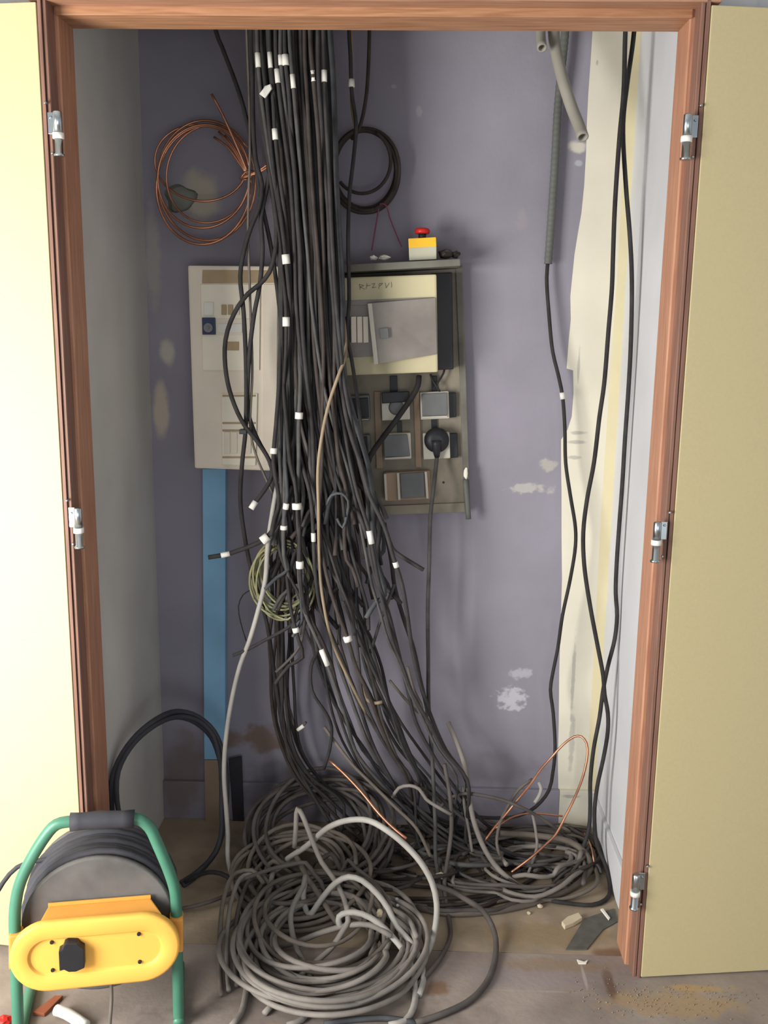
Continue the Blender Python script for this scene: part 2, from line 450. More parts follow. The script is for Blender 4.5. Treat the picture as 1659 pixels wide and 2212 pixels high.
for px, py, a, b, col, en, st in [(1180, 2020, .22, .06, (136, 116, 84), 1.4, .6), (1240, 1800, .05, .06, (150, 112, 84), 1.4, .6), (700, 1850, .35, .25, (78, 70, 66), 1.2, .6), (1330, 2060, .06, .03, (110, 78, 52), 1.2, .7)]:
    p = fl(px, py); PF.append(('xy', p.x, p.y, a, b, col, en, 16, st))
patched(MT['floor_in'], PF)

# skirting on the back wall: grey-violet then pale
zb = at(1235, 1709, YB-0.015).z
xs = at(1206, 1740, YB).x
b1 = box('baseboard_back', (XL, YB-0.015, 0), (xs, YB, zb), MT['purple'], bevel=0.002); struct(b1, 'lavender painted skirting along the back wall', 'baseboard')
b2 = box('pale_section', (xs, YB-0.015, 0), (XR, YB, zb), MT['cream'], bevel=0.002); settle(b2, b1); b2['label'] = 'pale painted section of skirting'
b3 = box('baseboard_right', (XR-0.012, 0.13, 0), (XR, YB-0.015, zb*0.95), MT['whitewall'], bevel=0.002); struct(b3, 'white skirting along the right closet wall', 'baseboard')

# door frame: profile swept along each jamb
def profile(name, pts2, z0, z1, m, mirror=1):
    fr = [Vector((x, y, z0)) for x, y in pts2]; bk = [Vector((x, y, z1)) for x, y in pts2]
    return hexa(name, fr, bk, m)
fr = empty('trim_1', (0, 0.05, 0)); struct(fr, 'reddish brown wooden frame around the closet opening', 'door frame')
for side, h, j in ((-1, HL, JL), (1, HR, JR)):
    s = side; w = abs(h-j)
    a = profile('jamb', [(h-s*0.001, -0.002), (h-s*0.0075, -0.002), (h-s*0.0075, 0.012), (h-s*0.0095, 0.012), (h-s*0.0095, 0.003), (h-s*0.0115, 0.003), (h-s*0.0150, 0.003), (h-s*0.0165, 0.005), (h-s*0.0165, 0.13), (h+s*0.02, 0.13), (h+s*0.02, 0.05), (h-s*0.001, 0.05)],
                0, HH+0.05, MT['wood_brown'])
    settle(a, fr); a['label'] = 'darker outer moulding of the jamb'
    b = profile('stop', [(h-s*0.0165, 0.045), (j+s*0.003, 0.045), (j, 0.048), (j, 0.13), (h-s*0.0165, 0.13)], 0, HH+0.02, MT['wood_orange'])
    settle(b, fr); b['label'] = 'orange-brown stop strip of the jamb'
a = box('lintel', (HL-0.02, -0.002, HH+0.016), (HR+0.02, 0.13, HH+0.09), MT['wood_header'], bevel=0.003); settle(a, fr)
b = box('stop', (JL-0.004, 0.040, HH), (JR+0.004, 0.13, HH+0.018), MT['wood_header2'], bevel=0.002); settle(b, fr)

def leaf(name, hx, sgn, ang, ztop, zbot, label):
    """open door: hinged at hx, folded back past the wall plane by ang"""
    L = 0.60; c, s = math.cos(ang), math.sin(ang)
    d = Vector((sgn*c, s, 0)); n = Vector((sgn*s, -c, 0))   # along, outward
    p0 = Vector((hx, -0.004, 0))
    q = [p0, p0+d*L, p0+d*L-n*0.034, p0-n*0.034]
    o = hexa(name, [v+Vector((0, 0, zbot)) for v in q], [v+Vector((0, 0, ztop)) for v in q], MT['door'], bevel=0.0015)
    return struct(o, label, 'door')
d1 = leaf('door_1', HL-0.001, -1, math.radians(6.5), 2.072, 0.022, 'left beige door leaf, folded right open and brightly lit')
d2 = leaf('door_2', HR+0.001, 1, math.radians(7.0), 2.072, 0.004, 'right beige door leaf, folded right open in softer light')

def lathe(bm, c, axis, prof, sides=16):
    """prof: (distance along axis, radius)"""
    ax = Vector(axis).normalized(); a = ax.orthogonal().normalized(); b = ax.cross(a); rings = []
    for t, r in prof:
        rings.append([bm.verts.new(Vector(c)+ax*t+(a*math.cos(2*math.pi*k/sides)+b*math.sin(2*math.pi*k/sides))*max(r, 1e-5)) for k in range(sides)])
    for r0, r1 in zip(rings, rings[1:]):
        for k in range(sides):
            l = (k+1) % sides; bm.faces.new((r0[k], r0[l], r1[l], r1[k]))
    bm.faces.new(rings[0][::-1]); bm.faces.new(rings[-1])
def turned(name, c, axis, prof, m, parent=None, sides=16):
    bm = bmesh.new(); lathe(bm, c, axis, prof, sides); bmesh.ops.recalc_face_normals(bm, faces=bm.faces)
    me = bpy.data.meshes.new(name); bm.to_mesh(me); bm.free()
    o = link(name, me, m)
    for p in me.polygons:
        if len(p.vertices) > 4: p.use_smooth = False
    if parent: settle(o, parent)
    return o
def hinge(door, sgn, ytop, ymid, ybot, px):
    yk = -0.014
    pt, pm, pb = at(px, ytop, yk), at(px, ymid, yk), at(px, ybot, yk)
    x = pm.x; r = 0.0085
    h = turned('hinge', (x, yk, pm.z), (0, 0, 1), [(0.004, r), (pt.z-pm.z-0.002, r), (pt.z-pm.z, r*0.8)], MT['steel'], door)
    lo = turned('lower_knuckle', (x, yk, pb.z), (0, 0, 1), [(0, r*1.25), (0.004, r*1.25), (0.005, r*0.92), (pm.z-pb.z-0.004, r*0.92)], MT['steel'])
    lo.parent = h
    w = turned('washer', (x, yk, pm.z-0.006), (0, 0, 1), [(0, r*1.3), (0.011, r*1.3)], MT['nylon']); w.parent = h; w['label'] = 'white nylon washer'
    lp = box('leaf_plate', (min(x, x+sgn*0.022), -0.0075, pm.z+0.004), (max(x, x+sgn*0.022), -0.0045, pt.z-0.001), MT['steel'], bevel=0.0008); lp.parent = h
    for dz, dx in ((0.062, 0.025), (0.035, 0.016), (-0.032, 0.016)):
        s = turned('screw', (x+sgn*dx, -0.003, pm.z+dz), (0, -1, 0), [(0, 0.003), (0.006, 0.0028), (0.0072, 0.0014)], MT['steel'], sides=10); s.parent = h
hinge(d1, -1, 240, 293, 338, 126); hinge(d1, -1, 1097, 1145, 1184, 170)
hinge(d2, 1, 246, 300, 346, 1483); hinge(d2, 1, 1127, 1171, 1214, 1418); hinge(d2, 1, 1888, 1929, 1963, 1372)

# ------------------------------------------------------------------ boxes on the back wall
def flat_disc(name, c, r, axis, m, parent, depth=0.004, sides=24):
    return turned(name, c, axis, [(0, r), (depth, r*0.97)], m, parent, sides)

# beige enclosure at left
q = [(405, 573), (610, 575), (603, 1018), (420, 1012)]
YF = 0.565
db = empty('distribution_board', at(507, 1015, YB)); tag(db, 'tall beige distribution board left of the cable bundle, above the blue trunking', 'electrical cabinet')
pbox('enclosure', q, YF, YB-0.001, MT['boxbeige'], db, bevel=0.006)
def onbox(name, quad, m, d=0.006, parent=db, bevel=0.0015, base=YF):
    return pbox(name, quad, base-d, base+0.002, m, parent, bevel)
onbox('top_strip', [(437, 583), (596, 584), (596, 611), (436, 612)], MT['boxtan'], 0.002)
onbox('upper_panel', [(433, 614), (562, 614), (560, 800), (438, 800)], MT['boxbeige2'], 0.006)
onbox('lower_panel', [(478, 850), (556, 850), (552, 1006), (480, 1004)], MT['boxbeige2'], 0.006)
onbox('edge_rail', [(568, 614), (600, 614), (596, 1004), (566, 1004)], MT['boxbeige'], 0.004)
onbox('switch', rect(440, 653, 461, 681), MT['white'], 0.012)
for i in range(3):
    onbox('circuit_breaker', rect(478+i*14, 658, 489+i*14, 680), MT['boxtan'] if i < 2 else MT['boxbeige'], 0.010)
t = onbox('time_switch', [(436, 686), (464, 686), (465, 723), (437, 723)], MT['navy'], 0.014)
c = at(450, 708, YF-0.014)
dsk = turned('dial', c, (0, -1, 0), [(0, 0.0125), (0.004, 0.0118)], MT['dial'], None, 24); settle(dsk, db); 
kn = turned('knob', c+Vector((0, -0.004, 0)), (0, -1, 0), [(0, 0.004), (0.004, 0.0035)], MT['dial'], None, 16); settle(kn, db)
onbox('label_holder', rect(466, 688, 545, 724), MT['boxbeige'], 0.008)
onbox('label_strip', rect(470, 699, 523, 719), MT['white'], 0.011)
onbox('blanking_strip', rect(490, 738, 516, 757), MT['boxtan'], 0.008)
for y in (853, 912, 928, 986): onbox('row_rail', [(480, y), (552, y), (552, y+4), (480, y+4)], MT['boxtan'], 0.0085)
for i in range(4): onbox('circuit_breaker', rect(484+i*15, 933, 497+i*15, 980), MT['boxbeige'], 0.010)

# blue trunking below it
tr = empty('trunking', at(462, 1760, YB)); tag(tr, 'narrow vertical wall trunking painted blue, bare beige at its foot', 'cable trunking')
a = pbox('blue_cover', [(437, 1013), (487, 1013), (486, 1641), (441, 1641)], YB-0.03, YB-0.001, MT['blue'], tr, bevel=0.002); a['label'] = 'blue painted cover'
a = pbox('bare_section', [(441, 1642), (485, 1642), (484, 1782), (443, 1781)], YB-0.028, YB-0.017, MT['bare'], tr, bevel=0.002); a['label'] = 'unpainted beige section'
a = pbox('wall_strip', [(494, 1640), (522, 1634), (527, 1776), (503, 1776)], YB-0.022, YB-0.0155, MT['plinth'], None, bevel=0.002)
tag(a, 'dark grey strip leaning on the wall right of the trunking foot', 'strip')

# grimy wooden backboard, hung slightly askew
YBD = YB-0.022
bd = empty('backboard', at(880, 1110, YB)); tag(bd, 'grimy wooden board screwed askew to the wall, carrying fuse box and sockets', 'wooden board')
pbox('panel', [(690, 597), (985, 575), (1012, 1104), (700, 1117)], YBD, YB-0.001, MT['board'], bd, bevel=0.002)
a = pbox('batten', [(984, 574), (999, 573), (1016, 1102), (1004, 1105)], YBD-0.012, YB-0.001, MT['boardgrey'], bd, bevel=0.002)
YSH = 0.520
a = pbox('shelf', [(700, 574), (994, 559), (995, 574), (701, 590)], YSH, YBD, MT['boardgrey'], bd, bevel=0.002)
a = pbox('crosspiece', [(700, 1098), (1005, 1086), (1006, 1106), (701, 1118)], YBD-0.010, YBD+0.002, MT['board'], bd, bevel=0.002)
for x0, x1, y0, y1 in ((808, 822, 846, 1012), (893, 906, 846, 1010)):
    pbox('cable_moulding', [(x0, y0), (x1, y0), (x1+5, y1), (x0+5, y1)], YBD-0.010, YBD+0.002, MT['bare'], bd, bevel=0.002)
for x0, x1, y0, y1 in ((842, 858, 812, 848), (932, 944, 812, 846), (931, 944, 905, 934), (858, 868, 910, 936)):
    pbox('cable_moulding', [(x0, y0), (x1, y0), (x1+1, y1), (x0+1, y1)], YBD-0.007, YBD+0.002, MT['blackplastic'], bd, bevel=0.001)
turned('knot_hole', at(958, 1042, YBD-0.0005), (0, 1, 0), [(0, 0.0036), (0.004, 0.003)], MT['blackplastic'], bd, 12)

# cream fuse box with its dusty lid hanging crooked
YCU = 0.545
cu = empty('fuse_box', at(835, 808, YBD)); tag(cu, 'cream fuse box on the board with a dusty lid hanging crooked', 'fuse box')
pbox('housing', [(702, 601), (943, 592), (946, 804), (706, 813)], YCU, YBD-0.0005, MT['cucream'], cu, bevel=0.005)
a = pbox('shadow_slab', [(930, 590), (977, 588), (980, 798), (932, 800)], .60, YBD-0.0005, MT['blackplastic'], cu, bevel=.003); a['label'] = 'dark backing imitating shade right of the cream front'  # black slab stands in for the shadow beside the fuse box
pbox('recess_plate', [(712, 660), (800, 655), (806, 770), (716, 774)], YCU-0.003, YCU+0.002, MT['cugrey'], cu, bevel=0.001)
for i in range(5):
    x = 732+i*13
    pbox('circuit_breaker', [(x, 684), (x+11, 683.5), (x+12, 740), (x+1, 740.5)], YCU-0.012, YCU, MT['boxbeige'] if i != 1 else MT['blackplastic'], cu, bevel=0.001)
pbox('rail', [(712, 651), (935, 642), (936, 655), (713, 661)], YCU-0.005, YCU+0.002, MT['cugrey'], cu, bevel=0.001)
fr_ = [at(799, 655, YCU-0.030), at(941, 643, YCU-0.010), at(944, 765, YCU-0.010), at(812, 787, YCU-0.034)]
a = hexa('lid', fr_, [p+Vector((0.001, 0.007, 0)) for p in fr_], MT['cugrey'], cu, bevel=0.001); a['label'] = 'dusty grey lid hanging crooked'
fr_ = [at(794, 656, YCU-0.034), at(803, 655, YCU-0.034), at(817, 786, YCU-0.038), at(808, 788, YCU-0.038)]
hexa('lid_edge', fr_, [p+Vector((0.001, 0.016, 0)) for p in fr_], MT['sockwhite'], cu, bevel=0.001)
pbox('lid_catch', [(820, 710), (838, 708), (840, 730), (822, 732)], YCU-0.037, YCU-0.026, MT['sockgrey'], cu, bevel=0.001)
# handwritten scrawl on the cream front
scr = [(776, 614, 778, 626), (776, 614, 786, 617), (786, 617, 778, 620), (778, 620, 788, 625), (793, 612, 791, 624), (791, 618, 800, 616), (803, 614, 810, 612), (810, 612, 804, 622), (804, 622, 813, 620),
       (819, 613, 818, 624), (819, 613, 827, 612), (827, 612, 820, 618), (832, 611, 834, 622), (834, 622, 841, 611), (845, 609, 846, 621)]
bm = bmesh.new()
for x0, y0, x1, y1 in scr:
    sweep(bm, [at(x0, y0, YCU-0.0008), at((x0+x1)/2+.5, (y0+y1)/2, YCU-0.0008), at(x1, y1, YCU-0.0008)], 0.0006, 5)
me = bpy.data.meshes.new('handwriting'); bm.to_mesh(me); bm.free(); a = link('handwriting', me, MT['sockgrey']); settle(a, cu)

def socket(quad, label, plate, lid=None, lidm='sockgrey', strips=(), d=0.032, extra=()):
    cx = sum(p[0] for p in quad)/4; yb = max(p[1] for p in quad)
    t = empty('wall_socket', at(cx, yb, YBD)); tag(t, label, 'socket', 'surface sockets on the board')
    pbox('plate', quad, YBD-d, YBD-0.0005, MT[plate], t, bevel=0.003)
    if lid: pbox('lid', lid, YBD-d-0.008, YBD-d+0.001, MT[lidm], t, bevel=0.0025)
    for s in strips: pbox('rim', s, YBD-d-0.010, YBD-d+0.001, MT['sockwhite'], t, bevel=0.0008)
    return t
s1 = socket([(823, 851), (884, 848), (886, 906), (825, 909)], 'white-fronted socket under a dark flap, upper row, crossed by black flex', 'sockwhite', [(824, 848), (884, 845), (885, 868), (825, 872)], 'blackplastic')
a = turned('socket_face', at(856, 880, YBD-0.032), (0, -1, 0), [(0, 0.021), (0.003, 0.019), (0.0035, 0.016)], MT['sockgrey'], s1, 24)
s2 = socket([(907, 848), (969, 845), (971, 904), (909, 907)], 'socket with closed grey lid and pale corners, upper right of the board', 'sockwhite', [(911, 851), (966, 848), (967, 897), (912, 899)], strips=([(911, 900), (966, 898), (966, 901), (911, 903)],))
s3 = socket([(828, 938), (887, 935), (889, 991), (830, 994)], 'socket with closed dark grey lid in the lower row, beside the plugged one', 'sockwhite', [(828, 940), (880, 938), (886, 986), (830, 988)], strips=([(832, 989), (885, 986), (885, 989), (832, 992)],))
s4 = socket([(913, 936), (971, 934), (973, 990), (915, 993)], 'white socket with the round black plug in it', 'sockwhite')
s5 = socket([(748, 856), (797, 853), (800, 908), (751, 910)], 'dark lidded socket in the upper row, half hidden by the cables', 'sockgrey', [(750, 862), (795, 859), (797, 902), (752, 905)], 'blackplastic', strips=([(754, 907), (796, 905), (796, 907), (754, 909)], ))
s6 = socket([(747, 942), (799, 939), (802, 996), (750, 998)], 'dark lidded socket in the lower row, half hidden by the cables', 'sockgrey', [(749, 946), (793, 943), (796, 990), (752, 993)], 'blackplastic')
s7 = socket([(829, 1022), (928, 1017), (931, 1078), (832, 1083)], 'wide double socket with three pale uprights at the foot of the board', 'bare', [(864, 1023), (916, 1020), (918, 1074), (867, 1077)], 'sockgrey',
            strips=([(829, 1024), (834, 1024), (837, 1081), (832, 1081)], [(857, 1022), (862, 1022), (865, 1080), (860, 1080)], [(917, 1019), (922, 1019), (926, 1077), (921, 1077)]))
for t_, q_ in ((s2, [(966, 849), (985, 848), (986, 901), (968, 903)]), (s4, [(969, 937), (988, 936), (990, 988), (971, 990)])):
    pbox('shadow_block', q_, YBD-.014, YBD-.0005, MT['blackplastic'], t_, bevel=.002)  # black blocks imitate the shadows right of these two sockets
# plug with its lead hanging to the floor
pl = empty('plug', at(943, 990, YBD-0.03)); tag(pl, 'round black plug in the right-hand socket, its lead hanging straight to the floor', 'plug')
yp = YBD-0.032
turned('plug_body', at(943, 950, yp), (0, -1, 0), [(0, 0.034), (0.014, 0.034), (0.022, 0.028), (0.026, 0.015)], MT['blackplastic'], pl, 24)
tube('strain_relief', [at(943, 952, yp-0.018), at(943, 970, yp-0.02), at(944, 988, yp-0.018)], 0.015, MT['blackplastic'], pl, rfun=lambda t: 1.15-0.7*t)
def pxpath(pts):
    out = []
    for p in pts:
        v = at(p[0], p[1], p[2])
        if v.z < 0.008: v = fl(p[0], p[1], 0.008)
        out.append(v)
    return out
tube('lead', pxpath([(944, 984, yp-0.018), (942, 1006, yp-0.02), (936, 1060, .56), (930, 1112, .55), (927, 1224, .54), (924, 1318, .54), (925, 1434, .53), (926, 1525, .52), (932, 1615, .50), (936, 1687, .48), (940, 1777, .44), (941, 1850, .40), (950, 1905, .33), (960, 1960, .30)]), 0.0055, MT['darkgrey'], pl)

# things on the shelf
es = empty('emergency_stop', at(912, 561, .585)); tag(es, 'yellow and grey push-button box with red knob standing on the board shelf', 'emergency stop')
a = pbox('base', [(883, 535), (943, 532), (943, 560), (884, 563)], 0.556, 0.62, MT['estopg'], es, bevel=0.002); a['label'] = 'grey lower half'
a = pbox('cover', [(882, 515), (942, 512), (943, 533), (883, 536)], 0.556, 0.62, MT['estopy'], es, bevel=0.002); a['label'] = 'yellow upper half'
ct = at(912, 513, .588)
turned('stem', ct-Vector((0, 0, .004)), (0, 0, 1), [(0, .010), (.014, .010)], MT['blackplastic'], es, 16)
turned('button', ct+Vector((0, 0, .009)), (0, 0, 1), [(0, .0175), (.004, .0195), (.010, .0195), (.0135, .016), (.0145, .010)], MT['red'], es, 24)
def lump(name, c, s, m, label, cat, group=None, seed=0):
    bm = bmesh.new(); bmesh.ops.create_icosphere(bm, subdivisions=2, radius=1)
    for v in bm.verts:
        k = 1+0.45*mnoise.noise(v.co*1.7+Vector((seed*3.1, seed, 0))); v.co = Vector((v.co.x*s[0]*k, v.co.y*s[1]*k, v.co.z*s[2]*k))
    me = bpy.data.meshes.new(name); bm.to_mesh(me); bm.free(); o = link(name, me, MT[m], smooth=False); o.location = c
    return tag(o, label, cat, group)
lump('rubbish_lump', at(962, 549, .59), (.020, .02, .012), 'brownblack', 'dark crumpled scrap on the shelf just right of the yellow box', 'scrap', None, 1)
lump('rubbish_lump', at(984, 550, .60), (.012, .02, .010), 'brownblack', 'small dark scrap at the right end of the shelf', 'scrap', None, 2)
lump('paper_scrap', at(806, 557, .56), (.010, .012, .006), 'paper', 'white paper scrap on the shelf, left of two under the pink string', 'scrap', None, 3)
lump('paper_scrap', at(830, 556, .56), (.015, .012, .006), 'paper', 'longer white paper scrap on the shelf, right of two under the pink string', 'scrap', None, 4)
lump('paper_scrap', at(1006, 1023, YB-.05), (.006, .003, .016), 'paper', 'white paper scrap stuck on the board batten above the dark rod', 'scrap', None, 5)
rodm = tube('rod', [at(1005, 1036, YB-.05), at(1009, 1080, YB-.05), at(1012, 1121, YB-.05)], 0.0075, MT['corr'], sides=10)
tag(rodm, 'short dark rod hanging at the lower right corner of the board', 'rod')
# wires between fuse box and sockets
cable('flex_cable', pxpath([(905, 812, .60), (903, 832, .59), (890, 858, .585), (872, 884, .58), (850, 915, .57), (820, 955, .56), (800, 985, .55), (792, 1010, .55)]), .0075, 'black', 'short stiff black flex running diagonally across the sockets')
cable('wire', pxpath([(962, 788, .64), (958, 806, .63), (947, 824, .625), (938, 838, .625)]), .0028, 'black', 'thin black wire curling out below the right corner of the fuse box', sides=6)
cable('wire', pxpath([(930, 808, .63), (936, 824, .625), (944, 836, .62), (950, 846, .625)]), .0028, 'black2', 'thin black wire dropping from the fuse box onto the upper right socket', sides=6)

# ------------------------------------------------------------------ pipes at the upper right
def pipe(name, pts, ro, ri, m, label, cat):
    path = spline(pts, .012); bm = bmesh.new(); sweep(bm, path, ro, 20, cap=False)
    n = len(bm.verts); sweep(bm, path, ri, 20, cap=False)
    bm.verts.ensure_lookup_table()
    for base in (0, n-20):
        for k in range(20):
            l = (k+1) % 20; bm.faces.new((bm.verts[base+k], bm.verts[base+l], bm.verts[n+base+l], bm.verts[n+base+k]))
    bmesh.ops.recalc_face_normals(bm, faces=bm.faces)
    me = bpy.data.meshes.new(name); bm.to_mesh(me); bm.free(); return tag(link(name, me, m), label, cat)
p0 = at(1196, 66, .54)
pipe('conduit_pipe', [Vector((p0.x, .56, CEIL-.01)), p0, at(1203, 120, .525), at(1218, 180, .51), at(1236, 235, .49), at(1252, 275, .465), at(1259, 297, .445)], .0142, .0102, MT['pvc'], 'long grey plastic pipe bending down to an open end, upper right', 'pipe')
p0 = at(1168, 66, .52)
pipe('conduit_pipe', [Vector((p0.x, .56, CEIL-.01)), p0, at(1169, 90, .505), at(1171, 104, .49)], .0118, .0080, MT['pvc'], 'short grey plastic pipe with open end just below the lintel', 'pipe')
p0 = at(1221, 66, .645)
cg = tube('corrugated_conduit', spline([Vector((p0.x, .645, CEIL-.01)), p0, at(1213, 150, .645), at(1206, 222, .65), at(1197, 380, .652), at(1189, 500, .652), at(1184, 570, .65)], .004), .0105, MT['corr'], raw=True, sides=12, rfun=lambda t: 1+0.05*math.sin(t*900))
tag(cg, 'dark grey corrugated conduit down the wall beside the ragged paint edge', 'conduit')

# ------------------------------------------------------------------ coils on the wall
def ring_pts(c, rx, rz, n, yaw=0, start=0, turns=1, jit=0.004, dy=0.0, rng=random):
    out = []
    for k in range(int(n*turns)+1):
        a = start+2*math.pi*k/n; f = k/n
        out.append(Vector((c[0]+math.cos(a)*(rx+rng.uniform(-jit, jit)), c[1]+dy*f+rng.uniform(-jit, jit)*.6, c[2]+math.sin(a)*(rz+rng.uniform(-jit, jit)))))
    return out
cc = empty('copper_wire_coil', at(440, 400, .62)); tag(cc, 'coil of bare copper wire hung on the wall left of the cable bundle', 'wire coil')
def ell(cx, cy, rx, ry, Y, a0=0, a1=360, n=26, tilt=0):
    out = []
    for k in range(n+1):
        a = math.radians(a0+(a1-a0)*k/n); x = rx*math.cos(a); y = ry*math.sin(a); t = math.radians(tilt)
        out.append(at(cx+x*math.cos(t)-y*math.sin(t), cy+x*math.sin(t)+y*math.cos(t), Y+0.006*math.sin(3*a)))
    return out
for cx, cy, rx, ry, Y, a0, a1, tl, r in ((440, 381, 99, 112, .585, -12, 345, 8, .0032), (440, 400, 102, 128, .59, -20, 340, 4, .0036), (446, 390, 106, 130, .60, -25, 330, -4, .0034), (434, 352, 100, 82, .605, -5, 352, 10, .0030), (452, 376, 92, 106, .595, -15, 300, 12, .0028)):
    tube('loop', ell(cx, cy, rx, ry, Y, a0, a1, tilt=tl), r, MT['copper'], cc)
for dx, dy in ((-8, 0), (-3, -6), (4, -2)):
    tube('strand', [at(478+dx*2, 296+dy*2, .585), at(500+dx, 318+dy, .578), at(519+dx*.6, 348+dy*.5, .574), at(537, 382, .572)], .0030, MT['copper'], cc)
tube('free_end', [at(537, 378, .575), at(522, 340, .57), at(503, 296, .565), at(480, 246, .56), at(457, 203, .555)], .0036, MT['copper'], cc)
tube('free_end', [at(536, 384, .575), at(540, 400, .57), at(538, 420, .565)], .003, MT['copper'], cc)
for dx, dy in ((0, 0), (4, 6), (-3, 9)):
    tube('tie', [at(520+dx*.3, 384+dy*.3, .57), at(540, 377+dy*.3, .565), at(566, 364+dy*.6, .555), at(593+dx, 343+dy, .54)], .0022, MT['copper'], cc)
tube('tie', [at(519, 388, .57), at(530, 372, .565), at(544, 372, .57), at(540, 386, .58), at(526, 388, .575)], .0030, MT['copper'], cc)

bc = empty('cable_coil', at(792, 368, .62)); tag(bc, 'small dark brown coil of cable hanging on the wall right of the bundle', 'cable coil')
for i in range(6):
    tube('loop', ell(790+random.uniform(-3, 3), 368+random.uniform(-3, 3), 66+i*1.6, 84+i*1.4, .64-.010*(i % 3), i*40, i*40+360, tilt=random.uniform(-6, 6)), .0048, MT['brownblack'], bc)
tube('loop', ell(782, 348, 62, 70, .60, -60, 140, tilt=0), .0046, MT['brownblack'], bc)
st = tube('string', [at(803, 541, .63), at(809, 505, .635), at(815, 470, .62), at(822, 440, .615), at(834, 444, .615), at(842, 470, .635), at(857, 508, .635), at(868, 533, .63)], .0018, MT['pink'], sides=6)
tag(st, 'thin pink string hanging in a V below the brown coil', 'string')
# ------------------------------------------------------------------ strands standing clear of the bundle
def up(px, Y, py=66):                   # start above the lintel, straight up
    p = at(px, py, Y); return [Vector((p.x, Y+.01, CEIL-.01)), p]
cable('hanging_cable', up(466, .50)+pxpath([(479, 100, .50), (492, 134, .49), (508, 176, .48), (522, 218, .46), (536, 272, .44), (547, 320, .42), (556, 380, .41), (566, 440, .41), (590, 560, .42), (612, 760, .44), (620, 980, .45)]), .0052, 'black', 'black cable slanting in from the upper left to join the bundle')
cable('hanging_cable', up(543, .42)+pxpath([(545, 156, .41), (547, 277, .40), (553, 349, .395), (566, 400, .39), (560, 446, .39), (541, 494, .39), (527, 542, .39), (519, 596, .39), (526, 672, .39), (531, 773, .39), (532, 874, .39), (530, 935, .40), (523, 1001, .41), (519, 1077, .42), (527, 1150, .43), (545, 1240, .45), (575, 1340, .47), (596, 1480, .50), (618, 1600, .53), (660, 1690, .53), (710, 1775, .46)]), .0055, 'black', 'black cable hanging closest to the front of the beige board, kinked at the copper tie')
cable('hanging_cable', up(556, .43)+pxpath([(560, 180, .42), (574, 277, .41), (586, 337, .40), (578, 398, .40), (564, 470, .40), (567, 533, .395), (562, 609, .395), (548, 685, .39), (538, 773, .39), (535, 874, .395), (538, 900, .40), (556, 948, .41), (580, 991, .41), (600, 1030, .42), (625, 1120, .44), (640, 1260, .46)]), .0055, 'black2', 'black cable crossing the beige board from its top centre to its lower right corner')
cable('hanging_cable', up(575, .42)+pxpath([(588, 260, .41), (600, 420, .40), (597, 510, .385), (594, 545, .38), (582, 588, .38), (560, 615, .38), (536, 634, .38), (506, 677, .38), (487, 735, .38), (489, 811, .38), (506, 874, .38), (529, 920, .38), (557, 955, .39), (582, 996, .40), (588, 1026, .40), (572, 1058, .39), (552, 1084, .38), (543, 1098, .375)]), .0056, 'black', 'black cable bowing out in a wide loop in front of the beige board', tags=((at(546, 1094, .376), .022, .008),))
cable('hanging_cable', up(533, .44)+pxpath([(538, 200, .43), (540, 330, .41), (537, 422, .40), (536, 500, .40), (540, 640, .40), (545, 800, .40), (541, 930, .40), (552, 980, .41), (566, 1015, .42), (600, 1090, .44)]), .0032, 'dustgrey2', 'thin dusty grey wire among the strands over the beige board', sides=6)
t = box('cable_tie', at(516, 938, .375), at(536, 926, .40), MT['blackplastic'], bevel=.002); tag(t, 'black cable tie clip holding two strands over the beige board', 'cable tie')

cable('hanging_cable', up(754, .50)+pxpath([(757, 120, .50), (760, 200, .49), (769, 268, .475), (765, 330, .47), (755, 420, .46), (752, 520, .455), (754, 655, .45), (749, 725, .45), (757, 762, .45), (769, 839, .45), (778, 907, .46), (790, 1010, .47), (806, 1120, .48), (824, 1220, .50)]), .0048, 'black2', 'black cable with a white tag hanging just right of the bundle past the fuse box', tags=((at(747, 181, .49), .018, .008),))
cable('hanging_cable', up(757, .52)+pxpath([(759, 110, .52), (759, 180, .515), (760, 232, .51), (767, 272, .50)]), .0034, 'yellowcord', 'short yellowish wire below the lintel beside the tagged black cable', sides=6)
cable('hanging_cable', up(798, .56)+pxpath([(796, 140, .56), (792, 200, .565), (785, 245, .57), (774, 282, .58), (760, 300, .60)]), .0046, 'brownblack', 'black cable dropping from the lintel onto the brown coil')
cable('hanging_cable', up(667, .46)+pxpath([(665, 160, .45), (670, 260, .45), (690, 460, .45), (735, 640, .45), (746, 770, .40), (735, 800, .38), (711, 870, .375), (697, 932, .37), (687, 1010, .37), (688, 1100, .37), (692, 1250, .39), (716, 1380, .42), (760, 1480, .45), (790, 1540, .47)]), .0042, 'tan', 'light brown cable bending back across the front of the bundle')
cable('hanging_cable', pxpath([(600, 1040, .42), (588, 1110, .40), (578, 1181, .385), (573, 1253, .38), (556, 1325, .38), (537, 1389, .38), (519, 1436, .38), (498, 1526, .38), (486, 1617, .38), (484, 1680, .38), (488, 1740, .37), (492, 1801, .36), (493, 1860, .34), (520, 1930, .30), (600, 1960, .25)]), .0062, 'palegrey', 'pale grey cable sweeping from the bundle down left of the floor heap')
cable('hanging_cable', pxpath([(540, 1275, .46), (525, 1285, .46), (515, 1310, .46), (520, 1345, .46), (532, 1385, .46)]), .0016, 'black', 'hair-thin black wire curling out left of the earth wire coil', sides=6)

